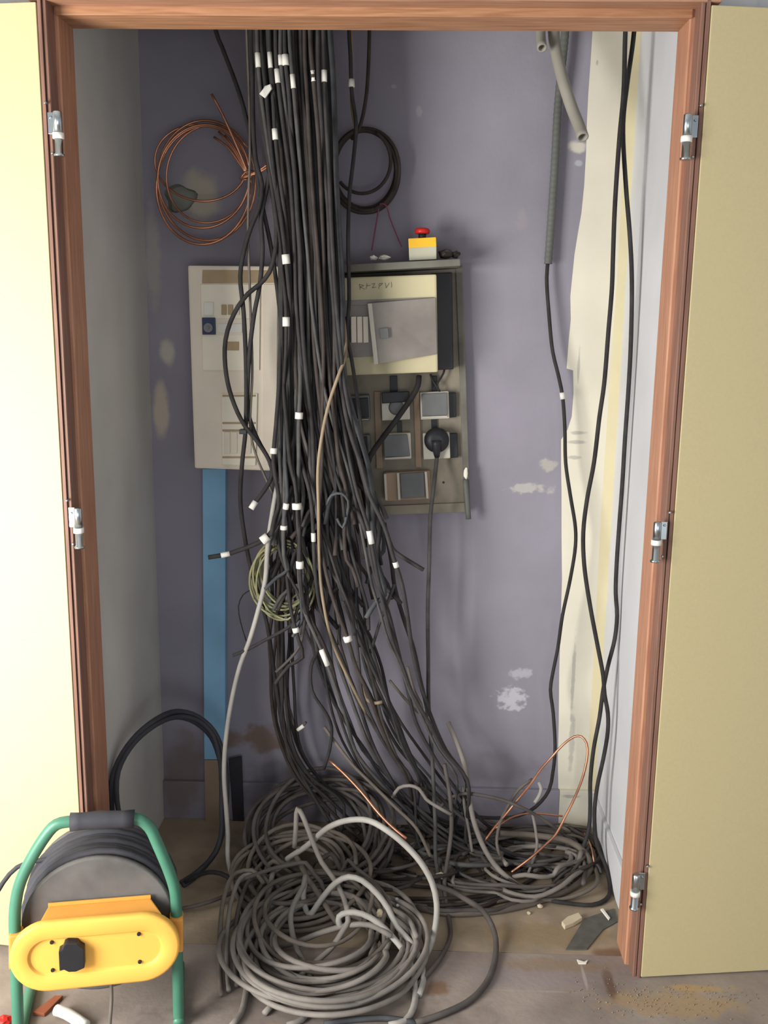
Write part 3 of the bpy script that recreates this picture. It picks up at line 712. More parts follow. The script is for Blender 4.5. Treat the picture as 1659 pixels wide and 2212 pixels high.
# right side: the lone tagged cable and the two that cross
cable('hanging_cable', pxpath([(1184, 560, .65), (1181, 600, .645), (1186, 680, .64), (1194, 760, .635), (1206, 810, .63), (1215, 855, .63), (1220, 920, .625), (1222, 1000, .62), (1232, 1070, .615), (1243, 1140, .61), (1243, 1180, .605), (1232, 1250, .60), (1215, 1330, .60), (1205, 1400, .60), (1193, 1460, .60), (1189, 1490, .60), (1195, 1540, .595), (1199, 1622, .585), (1194, 1670, .575), (1186, 1707, .56), (1157, 1743, .55), (1120, 1762, .54), (1072, 1767, .54), (1000, 1762, .55)]), .0050, 'black',
      'black cable with white joint hanging from the corrugated conduit at right', tags=((at(1216, 855, .63), .018, .0072),))
cable('hanging_cable', up(1351, .47)+pxpath([(1347, 200, .465), (1338, 300, .46), (1328, 450, .46), (1324, 560, .46), (1322, 620, .46), (1314, 720, .46), (1305, 830, .46), (1295, 900, .46), (1283, 1000, .46), (1268, 1080, .46), (1260, 1150, .46), (1262, 1220, .46), (1275, 1310, .455), (1290, 1390, .45), (1303, 1460, .44), (1306, 1500, .44), (1313, 1540, .44), (1313, 1580, .44), (1303, 1640, .44), (1290, 1700, .44), (1284, 1760, .43), (1290, 1826, .42), (1307, 1866, .40), (1316, 1900, .36), (1318, 1925, .34), (1308, 1944, .31), (1278, 1955, .30), (1225, 1951, .30), (1191, 1946, .31)]), .0056, 'black',
      'black cable at far right, left one of two at mid height, rounding the floor corner')
cable('hanging_cable', up(1370, .49)+pxpath([(1355, 180, .485), (1346, 270, .48), (1352, 400, .48), (1360, 500, .48), (1364, 570, .48), (1365, 640, .48), (1362, 760, .48), (1357, 850, .48), (1350, 950, .48), (1344, 1050, .48), (1338, 1130, .48), (1332, 1220, .48), (1330, 1280, .48), (1333, 1330, .48), (1328, 1380, .475), (1313, 1440, .47), (1303, 1490, .47), (1295, 1550, .47), (1282, 1620, .47), (1275, 1690, .47), (1275, 1740, .47), (1272, 1790, .46), (1260, 1830, .44)]), .0056, 'black2',
      'black cable at far right, the right one of two at mid height')
cable('floor_cable', pxpath([(968, 1560, .60), (985, 1600, .57), (1003, 1650, .53), (1010, 1690, .50), (1020, 1760, .45), (1032, 1800, .42), (1050, 1840, .39), (1079, 1880, .36), (1119, 1911, .33), (1159, 1925, .32), (1199, 1920, .33), (1231, 1901, .36), (1246, 1874, .40), (1256, 1838, .44)]), .0070, 'dustgrey', 'thick grey cable dropping from the bundle and looping round the right floor heap')
cable('floor_cable', pxpath([(1080, 1800, .5), (1160, 1805, .5), (1230, 1818, .48), (1262, 1840, .45), (1276, 1866, .42), (1268, 1890, .38), (1238, 1917, .34), (1185, 1940, .30), (1119, 1959, .27), (1053, 1970, .25), (973, 1973, .25), (900, 1960, .27)]), .0085, 'dustgrey2', 'thickest brownish grey cable curving round the front edge of the right floor heap')

# ------------------------------------------------------------------ the hanging bundle
ENV = [(66, 553, 714), (140, 555, 716), (200, 562, 719), (300, 574, 726), (400, 586, 730), (500, 598, 733), (600, 610, 734), (700, 612, 740), (800, 610, 748), (900, 604, 762), (1000, 600, 786),
       (1100, 600, 806), (1180, 604, 816), (1250, 622, 828), (1320, 634, 846), (1400, 652, 868), (1480, 676, 892), (1550, 704, 918), (1620, 736, 955), (1680, 776, 994), (1740, 850, 1060)]
def env(y):
    for a, b in zip(ENV, ENV[1:]):
        if a[0] <= y <= b[0]:
            t = (y-a[0])/(b[0]-a[0]); return a[1]+(b[1]-a[1])*t, a[2]+(b[2]-a[2])*t
    return ENV[-1][1:]
LEFT = [(1050, 592, 640), (1150, 586, 640), (1250, 580, 634), (1330, 580, 630), (1400, 582, 634), (1470, 586, 630), (1550, 594, 632), (1620, 610, 652), (1690, 640, 700), (1750, 690, 780)]
def lenv(y):
    for a, b in zip(LEFT, LEFT[1:]):
        if a[0] <= y <= b[0]:
            t = (y-a[0])/(b[0]-a[0]); return a[1]+(b[1]-a[1])*t, a[2]+(b[2]-a[2])*t
    return LEFT[-1][1:]
RB = random.Random(11)
def bpath(u0, u1, v, y_end, tg=None, left=False, kick=None):
    """v = 0 at the front of the bundle .. 1 at the back"""
    rows = [66, 130, 200, 290, 380, 470, 560, 650, 740, 830, 920, 1000, 1070, 1140, 1200, 1260, 1320, 1380, 1440, 1500, 1560, 1620, 1680]
    rows = [r for r in rows if r < y_end-25]+[y_end]
    Yt = 0.385+0.12*v; Yl = 0.40+0.17*v
    ph = RB.uniform(0, 6.28); fq = RB.uniform(.004, .010); pts = []
    for y in rows:
        t = min(1, max(0, (y-620)/620)); t = t*t*(3-2*t)
        u = u0+(u1-u0)*t
        L, R = env(y)
        if left and y > 1050:
            k = min(1, (y-1050)/160); l2, r2 = lenv(y); L, R = L+(l2-L)*k, R+(r2-R)*k
        amp = 2.5 if y < 650 else (5 if y < 1050 else (13 if not left else 4))
        x = L+(R-L)*u+amp*math.sin(y*fq*1.6+ph)+RB.uniform(-1, 1)*(1.2 if y < 900 else 3.5)
        d = 0 if y < 1250 else min(1, (y-1250)/430)
        Y = Yt+(Yl-Yt)*t+d*0.06+(0.012*math.sin(y*fq+ph*2) if y > 900 else 0)
        pts.append([x, y, Y])
    if tg:
        tx, ty = tg[:2]; tY = tg[2] if len(tg) > 2 else .372
        x0 = None
        for a, b in zip(pts, pts[1:]):
            if a[1] <= ty <= b[1]:
                f = (ty-a[1])/(b[1]-a[1]); x0 = a[0]+(b[0]-a[0])*f; break
        if x0 is None: x0 = pts[-1][0]
        for p in pts:
            w = math.exp(-((p[1]-ty)/170)**2); p[0] += (tx-x0)*w; p[2] = p[2]*(1-w)+tY*w
    if kick:
        x, y, Y = pts[-1]; pts.append([x+kick[0]*.5, y+18, Y-.012]); pts.append([x+kick[0], y+18+kick[1], Y-.03])
    P = pxpath(pts)
    return [Vector((P[0].x, P[0].y+.02, CEIL-.01))]+P
SH = ['black', 'black', 'black2', 'black', 'brownblack', 'darkgrey', 'black2', 'bluegrey']
def land(P, hi=.05):
    """carry a cable from the wall on to the heap on the closet floor"""
    px = RB.uniform(900, 1110); py = RB.uniform(1775, 1850)
    P.append(fl(px, py, RB.uniform(.012, hi)))
    P.append(fl(px+RB.uniform(50, 150), py+RB.uniform(-10, 40), RB.uniform(.008, .03)))
    P.append(fl(px+RB.uniform(100, 190), py+RB.uniform(0, 75), .010))
    for p in P[-3:]: p.x = min(p.x, .53); p.y = min(p.y, .63)
    return P
G1 = 'plain black cables of the hanging bundle that end in the air'
G2 = 'black cables of the hanging bundle that fan out to the floor'
G3 = 'dark cables of the separate left strand'
N1, N2, N3 = 44, 17, 8
for i in range(N1):
    u0 = (i+RB.random())/N1; v = RB.random()
    ye = RB.uniform(1010, 1330)
    P = bpath(u0, min(1, max(0, u0+RB.uniform(-.18, .18))), v, ye, kick=(RB.uniform(-45, 45), RB.uniform(20, 60)))
    cable('bundle_cable', P, RB.uniform(.0047, .0066), RB.choice(SH), 'plain black cable packed inside the hanging bundle, cut off in the air', G1, step=.03)
for i in range(N2):
    u0 = (i+RB.random())/N2; v = RB.random()
    P = land(bpath(u0, min(1, max(0, RB.choice((.08, .22, .5, .62, .74, .9))+RB.gauss(0, .05))), v, RB.uniform(1670, 1700)))
    cable('bundle_cable', P, RB.uniform(.0036, .0052), RB.choice(SH+['darkdust', 'darkdust']), 'plain black cable from the hanging bundle fanning down right to the floor heap', G2, step=.028)
for i in range(N3):
    u0 = (i+RB.random())/N3*.45
    P = bpath(u0, (i+RB.random())/N3, RB.uniform(.3, .9), 1740, left=True)
    P.append(fl(RB.uniform(720, 830), RB.uniform(1790, 1850), .02)); P.append(fl(RB.uniform(780, 900), RB.uniform(1830, 1890), .01))
    cable('bundle_cable', P, RB.uniform(.0042, .0058), RB.choice(['brownblack', 'darkdust', 'black']), 'dark cable in the separate left strand reaching the floor behind the heap', G3, step=.028)
# tagged cables: (tag x, tag y, tag length, tag radius, end y, end kick, label)
TAGS = [
    (558, 139, .031, .0065, 1120, (-20, 40), 'black bundle cable whose white tag is leftmost just under the lintel'),
    (584, 136, .034, .0055, 1180, (-20, 40), 'black bundle cable with long slim white tag, second from left under the lintel'),
    (606, 128, .022, .0058, 1240, (25, 40), 'black bundle cable with the topmost small white tag under the lintel'),
    (599, 156, .030, .0065, 1090, (-25, 30), 'black bundle cable with white tag just below and left of the widest one'),
    (618, 146, .023, .0085, 1690, None, 'black bundle cable with the widest white tag of the lintel cluster'),
    (632, 169, .030, .0058, 1280, (20, 50), 'black bundle cable with slim white tag lowest in the lintel cluster'),
    (675, 151, .023, .0050, 1210, (25, 40), 'black bundle cable with thin white tag, left of the pair at right'),
    (700, 152, .025, .0068, 1685, None, 'black bundle cable with broad white tag, right of the pair at right'),
    (594, 290, .024, .0068, 1300, (-20, 40), 'black bundle cable with lone white tag level with the copper coil'),
    (616, 546, .022, .0095, 1250, (-20, 40), 'black bundle cable with crumpled white tag just above the beige board'),
    (617, 701, .022, .0090, 1150, (-20, 40), 'black bundle cable with crumpled white tag beside the time switch level'),
    (646, 905, .016, .0100, 1700, None, 'black bundle cable with white tag at the height of the upper sockets'),
    (591, 986, .014, .0090, 1100, (-15, 40), 'black bundle cable with white tag at the lower right corner of the beige board'),
    (617, 1095, .015, .0075, 1230, (-50, 25), 'black bundle cable with small square white tag left of the larger square one'),
    (641, 1103, .015, .0125, 1330, (10, 40), 'black bundle cable with large square white tag below the beige board'),
    (613, 1140, .010, .0090, 1270, (-35, 30), 'black bundle cable with thin sliver of white tag under the square ones'),
    (677, 1164, .022, .0058, 1690, None, 'black bundle cable with upright white tag beside the light brown cable'),
    (648, 1215, .018, .0100, 1350, (15, 40), 'black bundle cable with square white tag right of the earth wire coil'),
    (799, 1160, .034, .0075, 1685, None, 'black bundle cable with slanting white tag below the backboard'),
    (857, 1223, .014, .0070, 1690, None, 'black cable at the right edge of the fan with a small white tag'),
    (752, 1384, .014, .0110, 1680, None, 'black bundle cable with ragged white tag in the middle of the fan'),
    (700, 1420, .046, .0072, 1690, None, 'black bundle cable with the longest white tag, low in the fan'),
    (640, 1363, .012, .0090, 1420, (-60, 40), 'black bundle cable with small white tag and end curling left above the strand'),
]
for tx, ty, ln, rd, ye, kick, lab in TAGS:
    L, R = env(ty); u = min(1, max(0, (tx-L)/(R-L)))
    if ty < 800: P = bpath(u, min(1, max(0, u+RB.uniform(-.15, .25))), RB.uniform(0, .25), ye, (tx, ty, .350 if tx == 675 else .372), kick=kick)
    else: P = bpath(min(1, max(0, u+RB.uniform(-.2, .2))), u, RB.uniform(0, .25), ye, (tx, ty), kick=kick)
    if kick is None: P = land(P)
    r = RB.uniform(.0045, .0056)
    cable('bundle_cable', P, r, RB.choice(SH), lab, step=.028, tags=((at(tx, ty, .350 if tx == 675 else .372), ln, rd),))
# big crumpled paper label
P = bpath(.08, .15, .05, 1060, (574, 196), kick=(-20, 30))
o = cable('bundle_cable', P, .005, 'black', 'black bundle cable carrying the big crumpled white label under the lintel')
path = spline(P, .02)
q = [at(560, 203, .366), at(572, 212, .36), at(586, 192, .358), at(583, 182, .364), at(572, 186, .366), at(567, 194, .362)]
a = hexa('paper_label', q, [v+Vector((.002, .003, .001)) for v in q], MT['tag']); a.parent = o; a['label'] = 'big crumpled white label'

# loose ends that stick out
def loose(pts, r, mk, label, tags=()):
    return cable('loose_cable_end', pxpath(pts), r, mk, label, tags=tags)
loose([(632, 1050, .40), (612, 1095, .39), (594, 1138, .375), (572, 1164, .365), (545, 1178, .36), (510, 1191, .355), (487, 1198, .35), (450, 1204, .345)], .0058, 'black', 'stiff black cable end pointing left across the blue trunking with two white tags', tags=((at(570, 1165, .365), .020, .0115), (at(486, 1198, .35), .022, .0068)))
loose([(660, 1320, .41), (630, 1350, .40), (605, 1366, .39), (570, 1384, .385), (535, 1403, .38), (503, 1416, .375)], .0046, 'black2', 'bare black cable end pointing left below the earth wire coil')
loose([(660, 1330, .42), (654, 1370, .41), (646, 1398, .40), (625, 1425, .395), (596, 1452, .39)], .0040, 'darkdust', 'short grey-black cable end drooping left across the left strand')
loose([(835, 1150, .44), (846, 1182, .43), (856, 1194, .42), (885, 1213, .41), (915, 1231, .40)], .0056, 'black2', 'stiff black cable end pointing right from the fan edge toward the plug lead')
loose([(655, 1240, .40), (650, 1300, .395), (652, 1340, .39), (640, 1362, .385), (632, 1376, .38)], .0042, 'bluegrey', 'blue-grey cable end curling down right of the earth wire coil')
loose([(706, 1090, .385), (716, 1070, .38), (738, 1066, .378), (752, 1082, .378), (750, 1110, .38), (740, 1140, .385), (728, 1120, .39)], .0036, 'bluegrey', 'thin grey cable end curled into a small loop in front of the bundle')
loose([(830, 1130, .47), (846, 1215, .47), (852, 1265, .46), (870, 1330, .47), (893, 1400, .48), (908, 1470, .50), (920, 1520, .51), (926, 1556, .52)], .0056, 'black', 'black cable making the smooth outer right edge of the fan')
loose([(852, 1262, .45), (838, 1300, .45), (822, 1340, .45), (812, 1372, .455), (800, 1410, .46)], .0042, 'darkgrey', 'dark cable crossing back left from the outer edge of the fan')
loose([(612, 1480, .56), (628, 1540, .55), (640, 1574, .54), (650, 1572, .53), (661, 1560, .525)], .0040, 'darkdust', 'cable end with hooked white tip hanging right of the left strand', tags=((at(650, 1572, .53), .026, .0058),))
loose([(770, 1430, .48), (782, 1480, .47), (790, 1508, .465), (806, 1519, .46), (826, 1516, .46)], .0050, 'tan', 'tan cable end bent sideways in the middle of the fan')
loose([(880, 1440, .52), (894, 1490, .51), (912, 1530, .51), (906, 1540, .50), (880, 1515, .50), (850, 1480, .50), (842, 1470, .51)], .0038, 'dustgrey2', 'grey-brown cable doubled back in a narrow loop at the right of the fan')
loose([(690, 1400, .43), (672, 1440, .43), (674, 1492, .43), (690, 1520, .44), (704, 1540, .45), (716, 1570, .47), (712, 1620, .49), (700, 1660, .50)], .0046, 'black2', 'black cable hanging clear at the left edge of the fan')

# yellow-green earth wire coil half behind the bundle
ec = empty('earth_wire_coil', at(610, 1340, .48)); tag(ec, 'coil of yellow-green earth wire hanging at the left of the bundle', 'wire coil')
for i in range(11):
    k = RB.uniform(-1, 1)
    tube('loop', ell(612+6*k, 1252+RB.uniform(-16, 14), 60+RB.uniform(-14, 12), 66+RB.uniform(-10, 16), .47+.05*((i % 5)/4-.5), i*50, i*50+360, tilt=RB.uniform(-14, 14), n=20), .0030, MT['earth'], ec, sides=6)
tube('loose_turn', pxpath([(566, 1295, .44), (580, 1318, .435), (604, 1334, .43), (622, 1338, .425), (636, 1326, .42)]), .0026, MT['earth'], ec, sides=6)
tube('tie', pxpath([(570, 1180, .46), (576, 1200, .43), (580, 1225, .425)]), .004, MT['palegrey'], ec, sides=6)

# ------------------------------------------------------------------ the floor heap at right
RF = random.Random(5)
GF = 'dusty cables tangled on the closet floor at right'
def clampf(v): return Vector((min(max(v.x, -.64), .555), min(max(v.y, -.3), .635), v.z))
LAB = 'dusty cable lying in the flat tangle on the closet floor at right'
for i in range(26):
    cx = RF.uniform(1040, 1200); cy = RF.uniform(1815, 1890); rx = RF.uniform(70, 190); ry = RF.uniform(22, 75)
    a0 = RF.uniform(0, 360); span = RF.uniform(90, 270); n = 9; pts = []
    for k in range(n):
        a = math.radians(a0+span*k/(n-1)); w = 1+.12*math.sin(k*1.7+i)
        pts.append(clampf(fl(cx+rx*w*math.cos(a), max(1786, cy+ry*w*math.sin(a)), .006+.028*RF.random()+.0008*i)))
    cable('floor_cable', pts, RF.uniform(.0038, .0066), RF.choice(['dustgrey2', 'darkdust', 'darkdust', 'dustgrey', 'darkgrey', 'brownblack']), LAB, GF, step=.025)
GC = 'dark cables crossing the floor between the two heaps'
for i in range(9):
    x0 = RF.uniform(800, 900); x1 = RF.uniform(1080, 1230); y0 = RF.uniform(1880, 1960); sag = RF.uniform(8, 40); pts = []
    for k in range(7):
        t = k/6; pts.append(clampf(fl(x0+(x1-x0)*t, y0+sag*math.sin(math.pi*t)-30*t*RF.uniform(.6, 1.2), .006+.012*RF.random())))
    cable('floor_cable', pts, RF.uniform(.0042, .0058), RF.choice(['brownblack', 'darkdust', 'black', 'dustgrey2']), 'dark cable lying across the bare floor between the two heaps', GC, step=.025)
GM = 'dark cables piled behind the grey coil'
for i in range(16):
    cx = RF.uniform(800, 930); cy = RF.uniform(1790, 1880); rx = RF.uniform(50, 130); ry = RF.uniform(20, 60)
    a0 = RF.uniform(0, 360); span = RF.uniform(100, 240); pts = []
    for k in range(8):
        a = math.radians(a0+span*k/7)
        pts.append(clampf(fl(cx+rx*math.cos(a), max(1786, cy+ry*math.sin(a)), .008+.05*RF.random())))
    cable('floor_cable', pts, RF.uniform(.0038, .0060), RF.choice(['brownblack', 'darkdust', 'black', 'darkgrey', 'dustgrey2']), 'dark cable in the low pile just behind the big grey coil', GM, step=.025)
def fcable(pts, r, mk, label, name='floor_cable'): return cable(name, pxpath(pts), r, mk, label)
fcable([(950, 1745, .50), (975, 1722, .49), (1005, 1714, .47), (1040, 1718, .46), (1085, 1728, .46), (1130, 1746, .45), (1180, 1774, .46), (1215, 1800, .47)], .0050, 'darkdust', 'dark cable arching low over the back of the right floor heap')
fcable([(1164, 1690, .50), (1169, 1704, .49), (1164, 1720, .485), (1155, 1734, .48)], .0052, 'palegrey', 'short pale bent cable stub standing at the back of the right heap')
fcable([(1150, 1683, .53), (1120, 1706, .51), (1094, 1748, .48), (1079, 1781, .45), (1073, 1822, .41), (1080, 1850, .40)], .0042, 'dustgrey2', 'thin brown-grey cable curving up beside the copper loop')
fcable([(1150, 1755, .47), (1158, 1800, .44), (1160, 1830, .42), (1150, 1862, .40), (1140, 1890, .38)], .0042, 'dustgrey', 'thin grey cable dropping behind the copper loop')
fcable([(1000, 1700, .52), (1003, 1740, .49), (1012, 1790, .45), (1020, 1840, .42)], .0040, 'dustgrey', 'thin grey cable beside the thick loop at the left of the right heap')
fcable([(848, 1722, .47), (862, 1702, .46), (885, 1697, .45), (905, 1704, .44), (920, 1726, .43), (940, 1740, .42), (975, 1760, .41)], .0050, 'dustgrey', 'grey cable arching up in a small hump under the fan')
fcable([(700, 1570, .50), (760, 1650, .48), (800, 1690, .46), (850, 1740, .42), (900, 1790, .38), (930, 1850, .34)], .0046, 'dustgrey2', 'brown-grey cable running diagonally behind the copper strip')

fcable([(960, 1650, .46), (972, 1720, .44), (975, 1790, .40), (968, 1850, .36), (960, 1905, .31), (966, 1960, .24), (973, 2020, .16), (957, 2060, .1), (921, 2108, .03), (890, 2140, -.03)], .0056, 'darkdust', 'dark cable dropping from the fan and running forward past the grey coil')

cw = empty('copper_wire', fl(1113, 1880, 0)); tag(cw, 'bare copper wire standing up in a tall loop over the right floor heap', 'copper wire')
tube('wire', pxpath([(1105, 1884, .37), (1113, 1878, .375), (1145, 1854, .38), (1181, 1822, .40), (1200, 1803, .41), (1222, 1762, .43), (1241, 1724, .45), (1260, 1675, .48), (1269, 1630, .50), (1267, 1605, .51), (1256, 1591, .52), (1241, 1591, .53), (1217, 1608, .53), (1193, 1634, .53), (1169, 1661, .52), (1145, 1695, .50), (1121, 1724, .48), (1096, 1755, .47), (1072, 1783, .45), (1046, 1817, .42)]), .0034, MT['copper'], cw)
c2 = tube('copper_wire', pxpath([(1070, 1790, .46), (1100, 1768, .48), (1140, 1757, .50), (1181, 1759, .51), (1215, 1763, .51)]), .0026, MT['copper']); tag(c2, 'short bare copper wire lying across the back of the right floor heap', 'copper wire')
c3 = tube('copper_wire', pxpath([(712, 1643, .50), (740, 1668, .485), (780, 1710, .45), (819, 1758, .41), (848, 1787, .38), (878, 1812, .35)]), .0042, MT['copper']); tag(c3, 'straight bare copper strip slanting down from the bundle into the grey coil', 'copper wire')
c4 = tube('copper_wire', pxpath([(1262, 1800, .47), (1276, 1826, .44), (1283, 1862, .40)]), .0022, MT['copper']); tag(c4, 'tiny copper wire end by the right wall', 'copper wire')

# ------------------------------------------------------------------ big grey coil in front, dark coil behind it
def spiral(c, rmin, rmax, turns, z0, z1, tilt, seed, jit=.012, sx=1.0):
    R = random.Random(seed); out = []; n = 18
    ph = [R.uniform(0, 6.28) for _ in range(turns+1)]; rr = [R.uniform(rmin, rmax) for _ in range(turns+1)]; zz = [R.uniform(z0, z1) for _ in range(turns+1)]
    ox = [(R.uniform(-jit, jit)*1.6, R.uniform(-jit, jit)*1.6) for _ in range(turns+1)]
    for k in range(turns*n):
        i = k//n; f = (k % n)/n; a = 2*math.pi*f
        r = rr[i]+(rr[i+1]-rr[i])*f; z = zz[i]+(zz[i+1]-zz[i])*f
        x0 = ox[i][0]+(ox[i+1][0]-ox[i][0])*f; y0 = ox[i][1]+(ox[i+1][1]-ox[i][1])*f
        r *= 1+.05*math.sin(2*a+ph[i])
        x, y = r*sx*math.cos(a), r*math.sin(a)
        out.append(Vector((c.x+x0+x, c.y+y0+y*math.cos(tilt), max(.008, c.z+z+.012*math.sin(a*2+ph[i])+(y+.0)*math.sin(tilt)))))
    return out
c0 = fl(700, 2062, 0)
g = tube('coiled_cable', spiral(c0, .115, .235, 19, .008, .055, 0.0, 3, jit=.020), .0062, MT['dustgrey'], step=.022); tag(g, 'big flat coil of dusty grey cable in front of the closet', 'cable coil')
g = tube('coiled_cable', spiral(c0+Vector((-.02, .07, .03)), .10, .20, 6, .0, .06, 0.16, 8), .0058, MT['dustgrey2'], step=.022); tag(g, 'brownish grey coil lying on top of the big flat one', 'cable coil')
c1 = fl(690, 1862, 0); c1.z = .09
g = tube('coiled_cable', spiral(c1, .13, .20, 11, -.04, .05, 0.42, 4), .0060, MT['darkdust'], step=.022); tag(g, 'dark coil of cable tilted up behind the grey heap', 'cable coil')
c1 = fl(640, 1935, 0); c1.z = .05
g = tube('coiled_cable', spiral(c1, .10, .19, 8, -.02, .05, 0.2, 14), .0060, MT['dustgrey2'], step=.022); tag(g, 'loose brown-grey coil at the left edge of the heap, behind the reel', 'cable coil')
def heap(pts, r, mk, label): return cable('heap_cable', pxpath(pts), r, mk, label)
heap([(620, 1856, .27), (627, 1851, .265), (663, 1827, .24), (710, 1787, .20), (758, 1771, .16), (798, 1773, .14), (838, 1795, .12), (877, 1827, .11), (909, 1863, .10), (933, 1906, .09), (943, 1950, .08), (941, 1998, .07), (929, 2045, .06), (911, 2076, .04), (880, 2100, .02)], .0074, 'palegrey', 'pale grey cable making the tallest arch over the heap')
heap([(660, 1905, .2), (655, 1935, .18), (667, 1976, .14), (694, 1942, .13), (726, 1906, .12), (754, 1894, .11), (782, 1902, .10), (814, 1930, .09), (838, 1962, .08), (858, 2002, .06), (889, 2037, .04), (909, 2077, .02), (914, 2121, -.02), (905, 2150, -.05)], .0072, 'palegrey', 'pale grey cable with a sharp kink, second arch below the tallest')
heap([(742, 2006, .06), (733, 1996, .055), (732, 1980, .055), (750, 1971, .055), (782, 1974, .05), (818, 1994, .04), (846, 2022, .03), (874, 2057, .01), (889, 2089, -.01), (897, 2137, -.04), (893, 2177, -.08), (874, 2206, -.12), (840, 2215, -.14)], .0072, 'palegrey', 'pale grey cable with a curled hook at its left, third arch down')
heap([(748, 1955, .07), (752, 1990, .05), (742, 2008, .04), (718, 2045, .02), (679, 2081, -.02), (631, 2125, -.07), (571, 2189, -.14)], .0068, 'dustgrey', 'grey cable running diagonally down left across the big coil')
heap([(636, 1830, .24), (639, 1791, .24), (643, 1747, .24), (651, 1757, .235), (679, 1827, .2), (695, 1863, .18), (718, 1894, .15), (742, 1938, .12), (752, 1975, .08)], .0062, 'dustgrey', 'grey cable standing up in a sharp peak at the back of the heap')
heap([(640, 1850, .25), (663, 1894, .21), (680, 1920, .18), (700, 1950, .14), (720, 1982, .1), (735, 2000, .07)], .0068, 'dustgrey2', 'brown-grey cable slanting down right inside the heap')
heap([(646, 1856, .28), (607, 1874, .27), (571, 1906, .25), (551, 1938, .22), (539, 1978, .18), (536, 2030, .1), (560, 2080, .03)], .0066, 'dustgrey2', 'brown-grey cable curving round the left shoulder of the heap')
heap([(590, 1880, .24), (583, 1915, .2), (571, 1966, .15), (567, 2010, .1), (583, 2037, .07), (607, 2043, .06), (647, 2033, .06), (695, 2014, .06), (758, 1998, .05), (798, 1998, .04), (846, 2022, .02)], .0068, 'dustgrey', 'grey cable swinging under the left of the heap and up to the centre')
heap([(660, 1890, .18), (655, 1914, .16), (636, 1950, .12), (628, 1975, .1), (631, 2014, .06), (643, 2053, .02), (663, 2089, -.02), (675, 2129, -.06), (671, 2169, -.1), (651, 2203, -.14), (620, 2215, -.16)], .0066, 'dustgrey', 'grey cable in an S bend down the middle of the big coil')
heap([(536, 1980, .17), (560, 1980, .165), (600, 1985, .16), (660, 1978, .15)], .0060, 'palegrey', 'short pale cable end pointing left out of the heap')
heap([(940, 1912, .30), (975, 1925, .26), (1005, 1942, .22), (1045, 1970, .17), (1068, 2014, .12), (1070, 2069, .06), (1049, 2125, 0), (1009, 2165, -.06), (949, 2193, -.12), (897, 2210, -.15)], .0070, 'darkdust', 'dark cable in a wide open loop on the floor right of the coil')
heap([(520, 2085, .01), (560, 2130, -.05), (600, 2155, -.09), (680, 2172, -.12), (780, 2160, -.11), (850, 2120, -.06), (884, 2070, .0)], .0074, 'palegrey', 'pale grey outer turn along the front rim of the coil')
heap([(535, 2110, -.01), (530, 2150, -.08), (520, 2190, -.14), (500, 2216, -.18)], .0068, 'dustgrey', 'grey cable end running off toward the lower left beside the reel')
heap([(700, 2212, -.16), (760, 2203, -.15), (840, 2200, -.14), (900, 2210, -.15)], .0062, 'bluegrey', 'blue-grey cable at the very front of the heap')
RH = random.Random(21)
for i in range(9):
    x = RH.uniform(560, 840); y = RH.uniform(1900, 1990); w = RH.uniform(40, 110)*RH.choice((-1, 1)); h = RH.uniform(40, 120); y0 = RH.uniform(.20, .34); ln = RH.uniform(-60, 60); pts = []
    for k in range(8):
        t = k/7; pts.append((x+w*(t-.5)*2+ln*math.sin(math.pi*t), y-h*math.sin(math.pi*min(1, t*1.05))*RH.uniform(.92, 1.06)+30*t*RH.random(), y0-.05*t))
    cable('heap_cable', pxpath(pts), RH.uniform(.0048, .0070), RH.choice(['dustgrey2', 'darkdust', 'darkdust', 'dustgrey2']), 'loose dusty loop poking up at the back of the big grey heap', 'loose loops at the back of the grey heap')
for i, (dx, col, lab) in enumerate(((0, 'dustgrey2', 'brown-grey upright loop at the left of the heap, nearest the reel'), (16, 'dustgrey', 'grey upright loop second from the reel at the left of the heap'), (34, 'darkdust', 'dark upright loop third from the reel at the left of the heap'))):
    heap([(478+dx, 2150-i*10, -.06), (474+dx, 2080, .0), (476+dx, 2000, .08), (486+dx, 1930+i*8, .16), (510+dx, 1886+i*6, .24), (545+dx, 1880+i*8, .25), (570+dx, 1910+i*6, .2)], .0056, col, lab)

# ------------------------------------------------------------------ thick black hoop leaning by the left corner
hp = empty('cable_loop', fl(440, 1880, 0)); tag(hp, 'large stiff black cable loop standing up in the left corner behind the reel', 'cable loop')
base = [(300, 1880), (262, 1830), (246, 1780), (240, 1727), (249, 1661), (288, 1596), (348, 1548), (390, 1537), (428, 1549), (462, 1580), (484, 1640), (490, 1700), (487, 1750), (481, 1795), (466, 1840), (442, 1872), (417, 1897), (396, 1912)]
YH = lambda x, y, o: .16+.30*min(1, max(0, (x-238)/170))+o*.5-.10*max(0, (y-1700)/200)
tube('turn', pxpath([(x, y, YH(x, y, 0)) for x, y in base]), .0075, MT['grip'], hp)
tube('turn', pxpath([((x-365)*.93+368+6*math.sin(i), (y-1730)*.955+1732, YH(x, y, -.02)) for i, (x, y) in enumerate(base)]), .0062, MT['grip'], hp)
tube('turn', pxpath([((x-365)*.97+362, (y-1730)*.98+1738, YH(x, y, .02)) for x, y in base[2:12]]), .0075, MT['grip'], hp)
fcable([(400, 1905, .3), (430, 1890, .29), (462, 1884, .27), (490, 1893, .26), (508, 1915, .24), (520, 1950, .2), (530, 1990, .14)], .0058, 'black', 'black cable arching low between the black hoop and the heap')
fcable([(395, 1962, .2), (430, 1955, .2), (470, 1942, .22), (510, 1925, .25)], .0050, 'darkdust', 'dark cable on the floor beside the right leg of the reel')

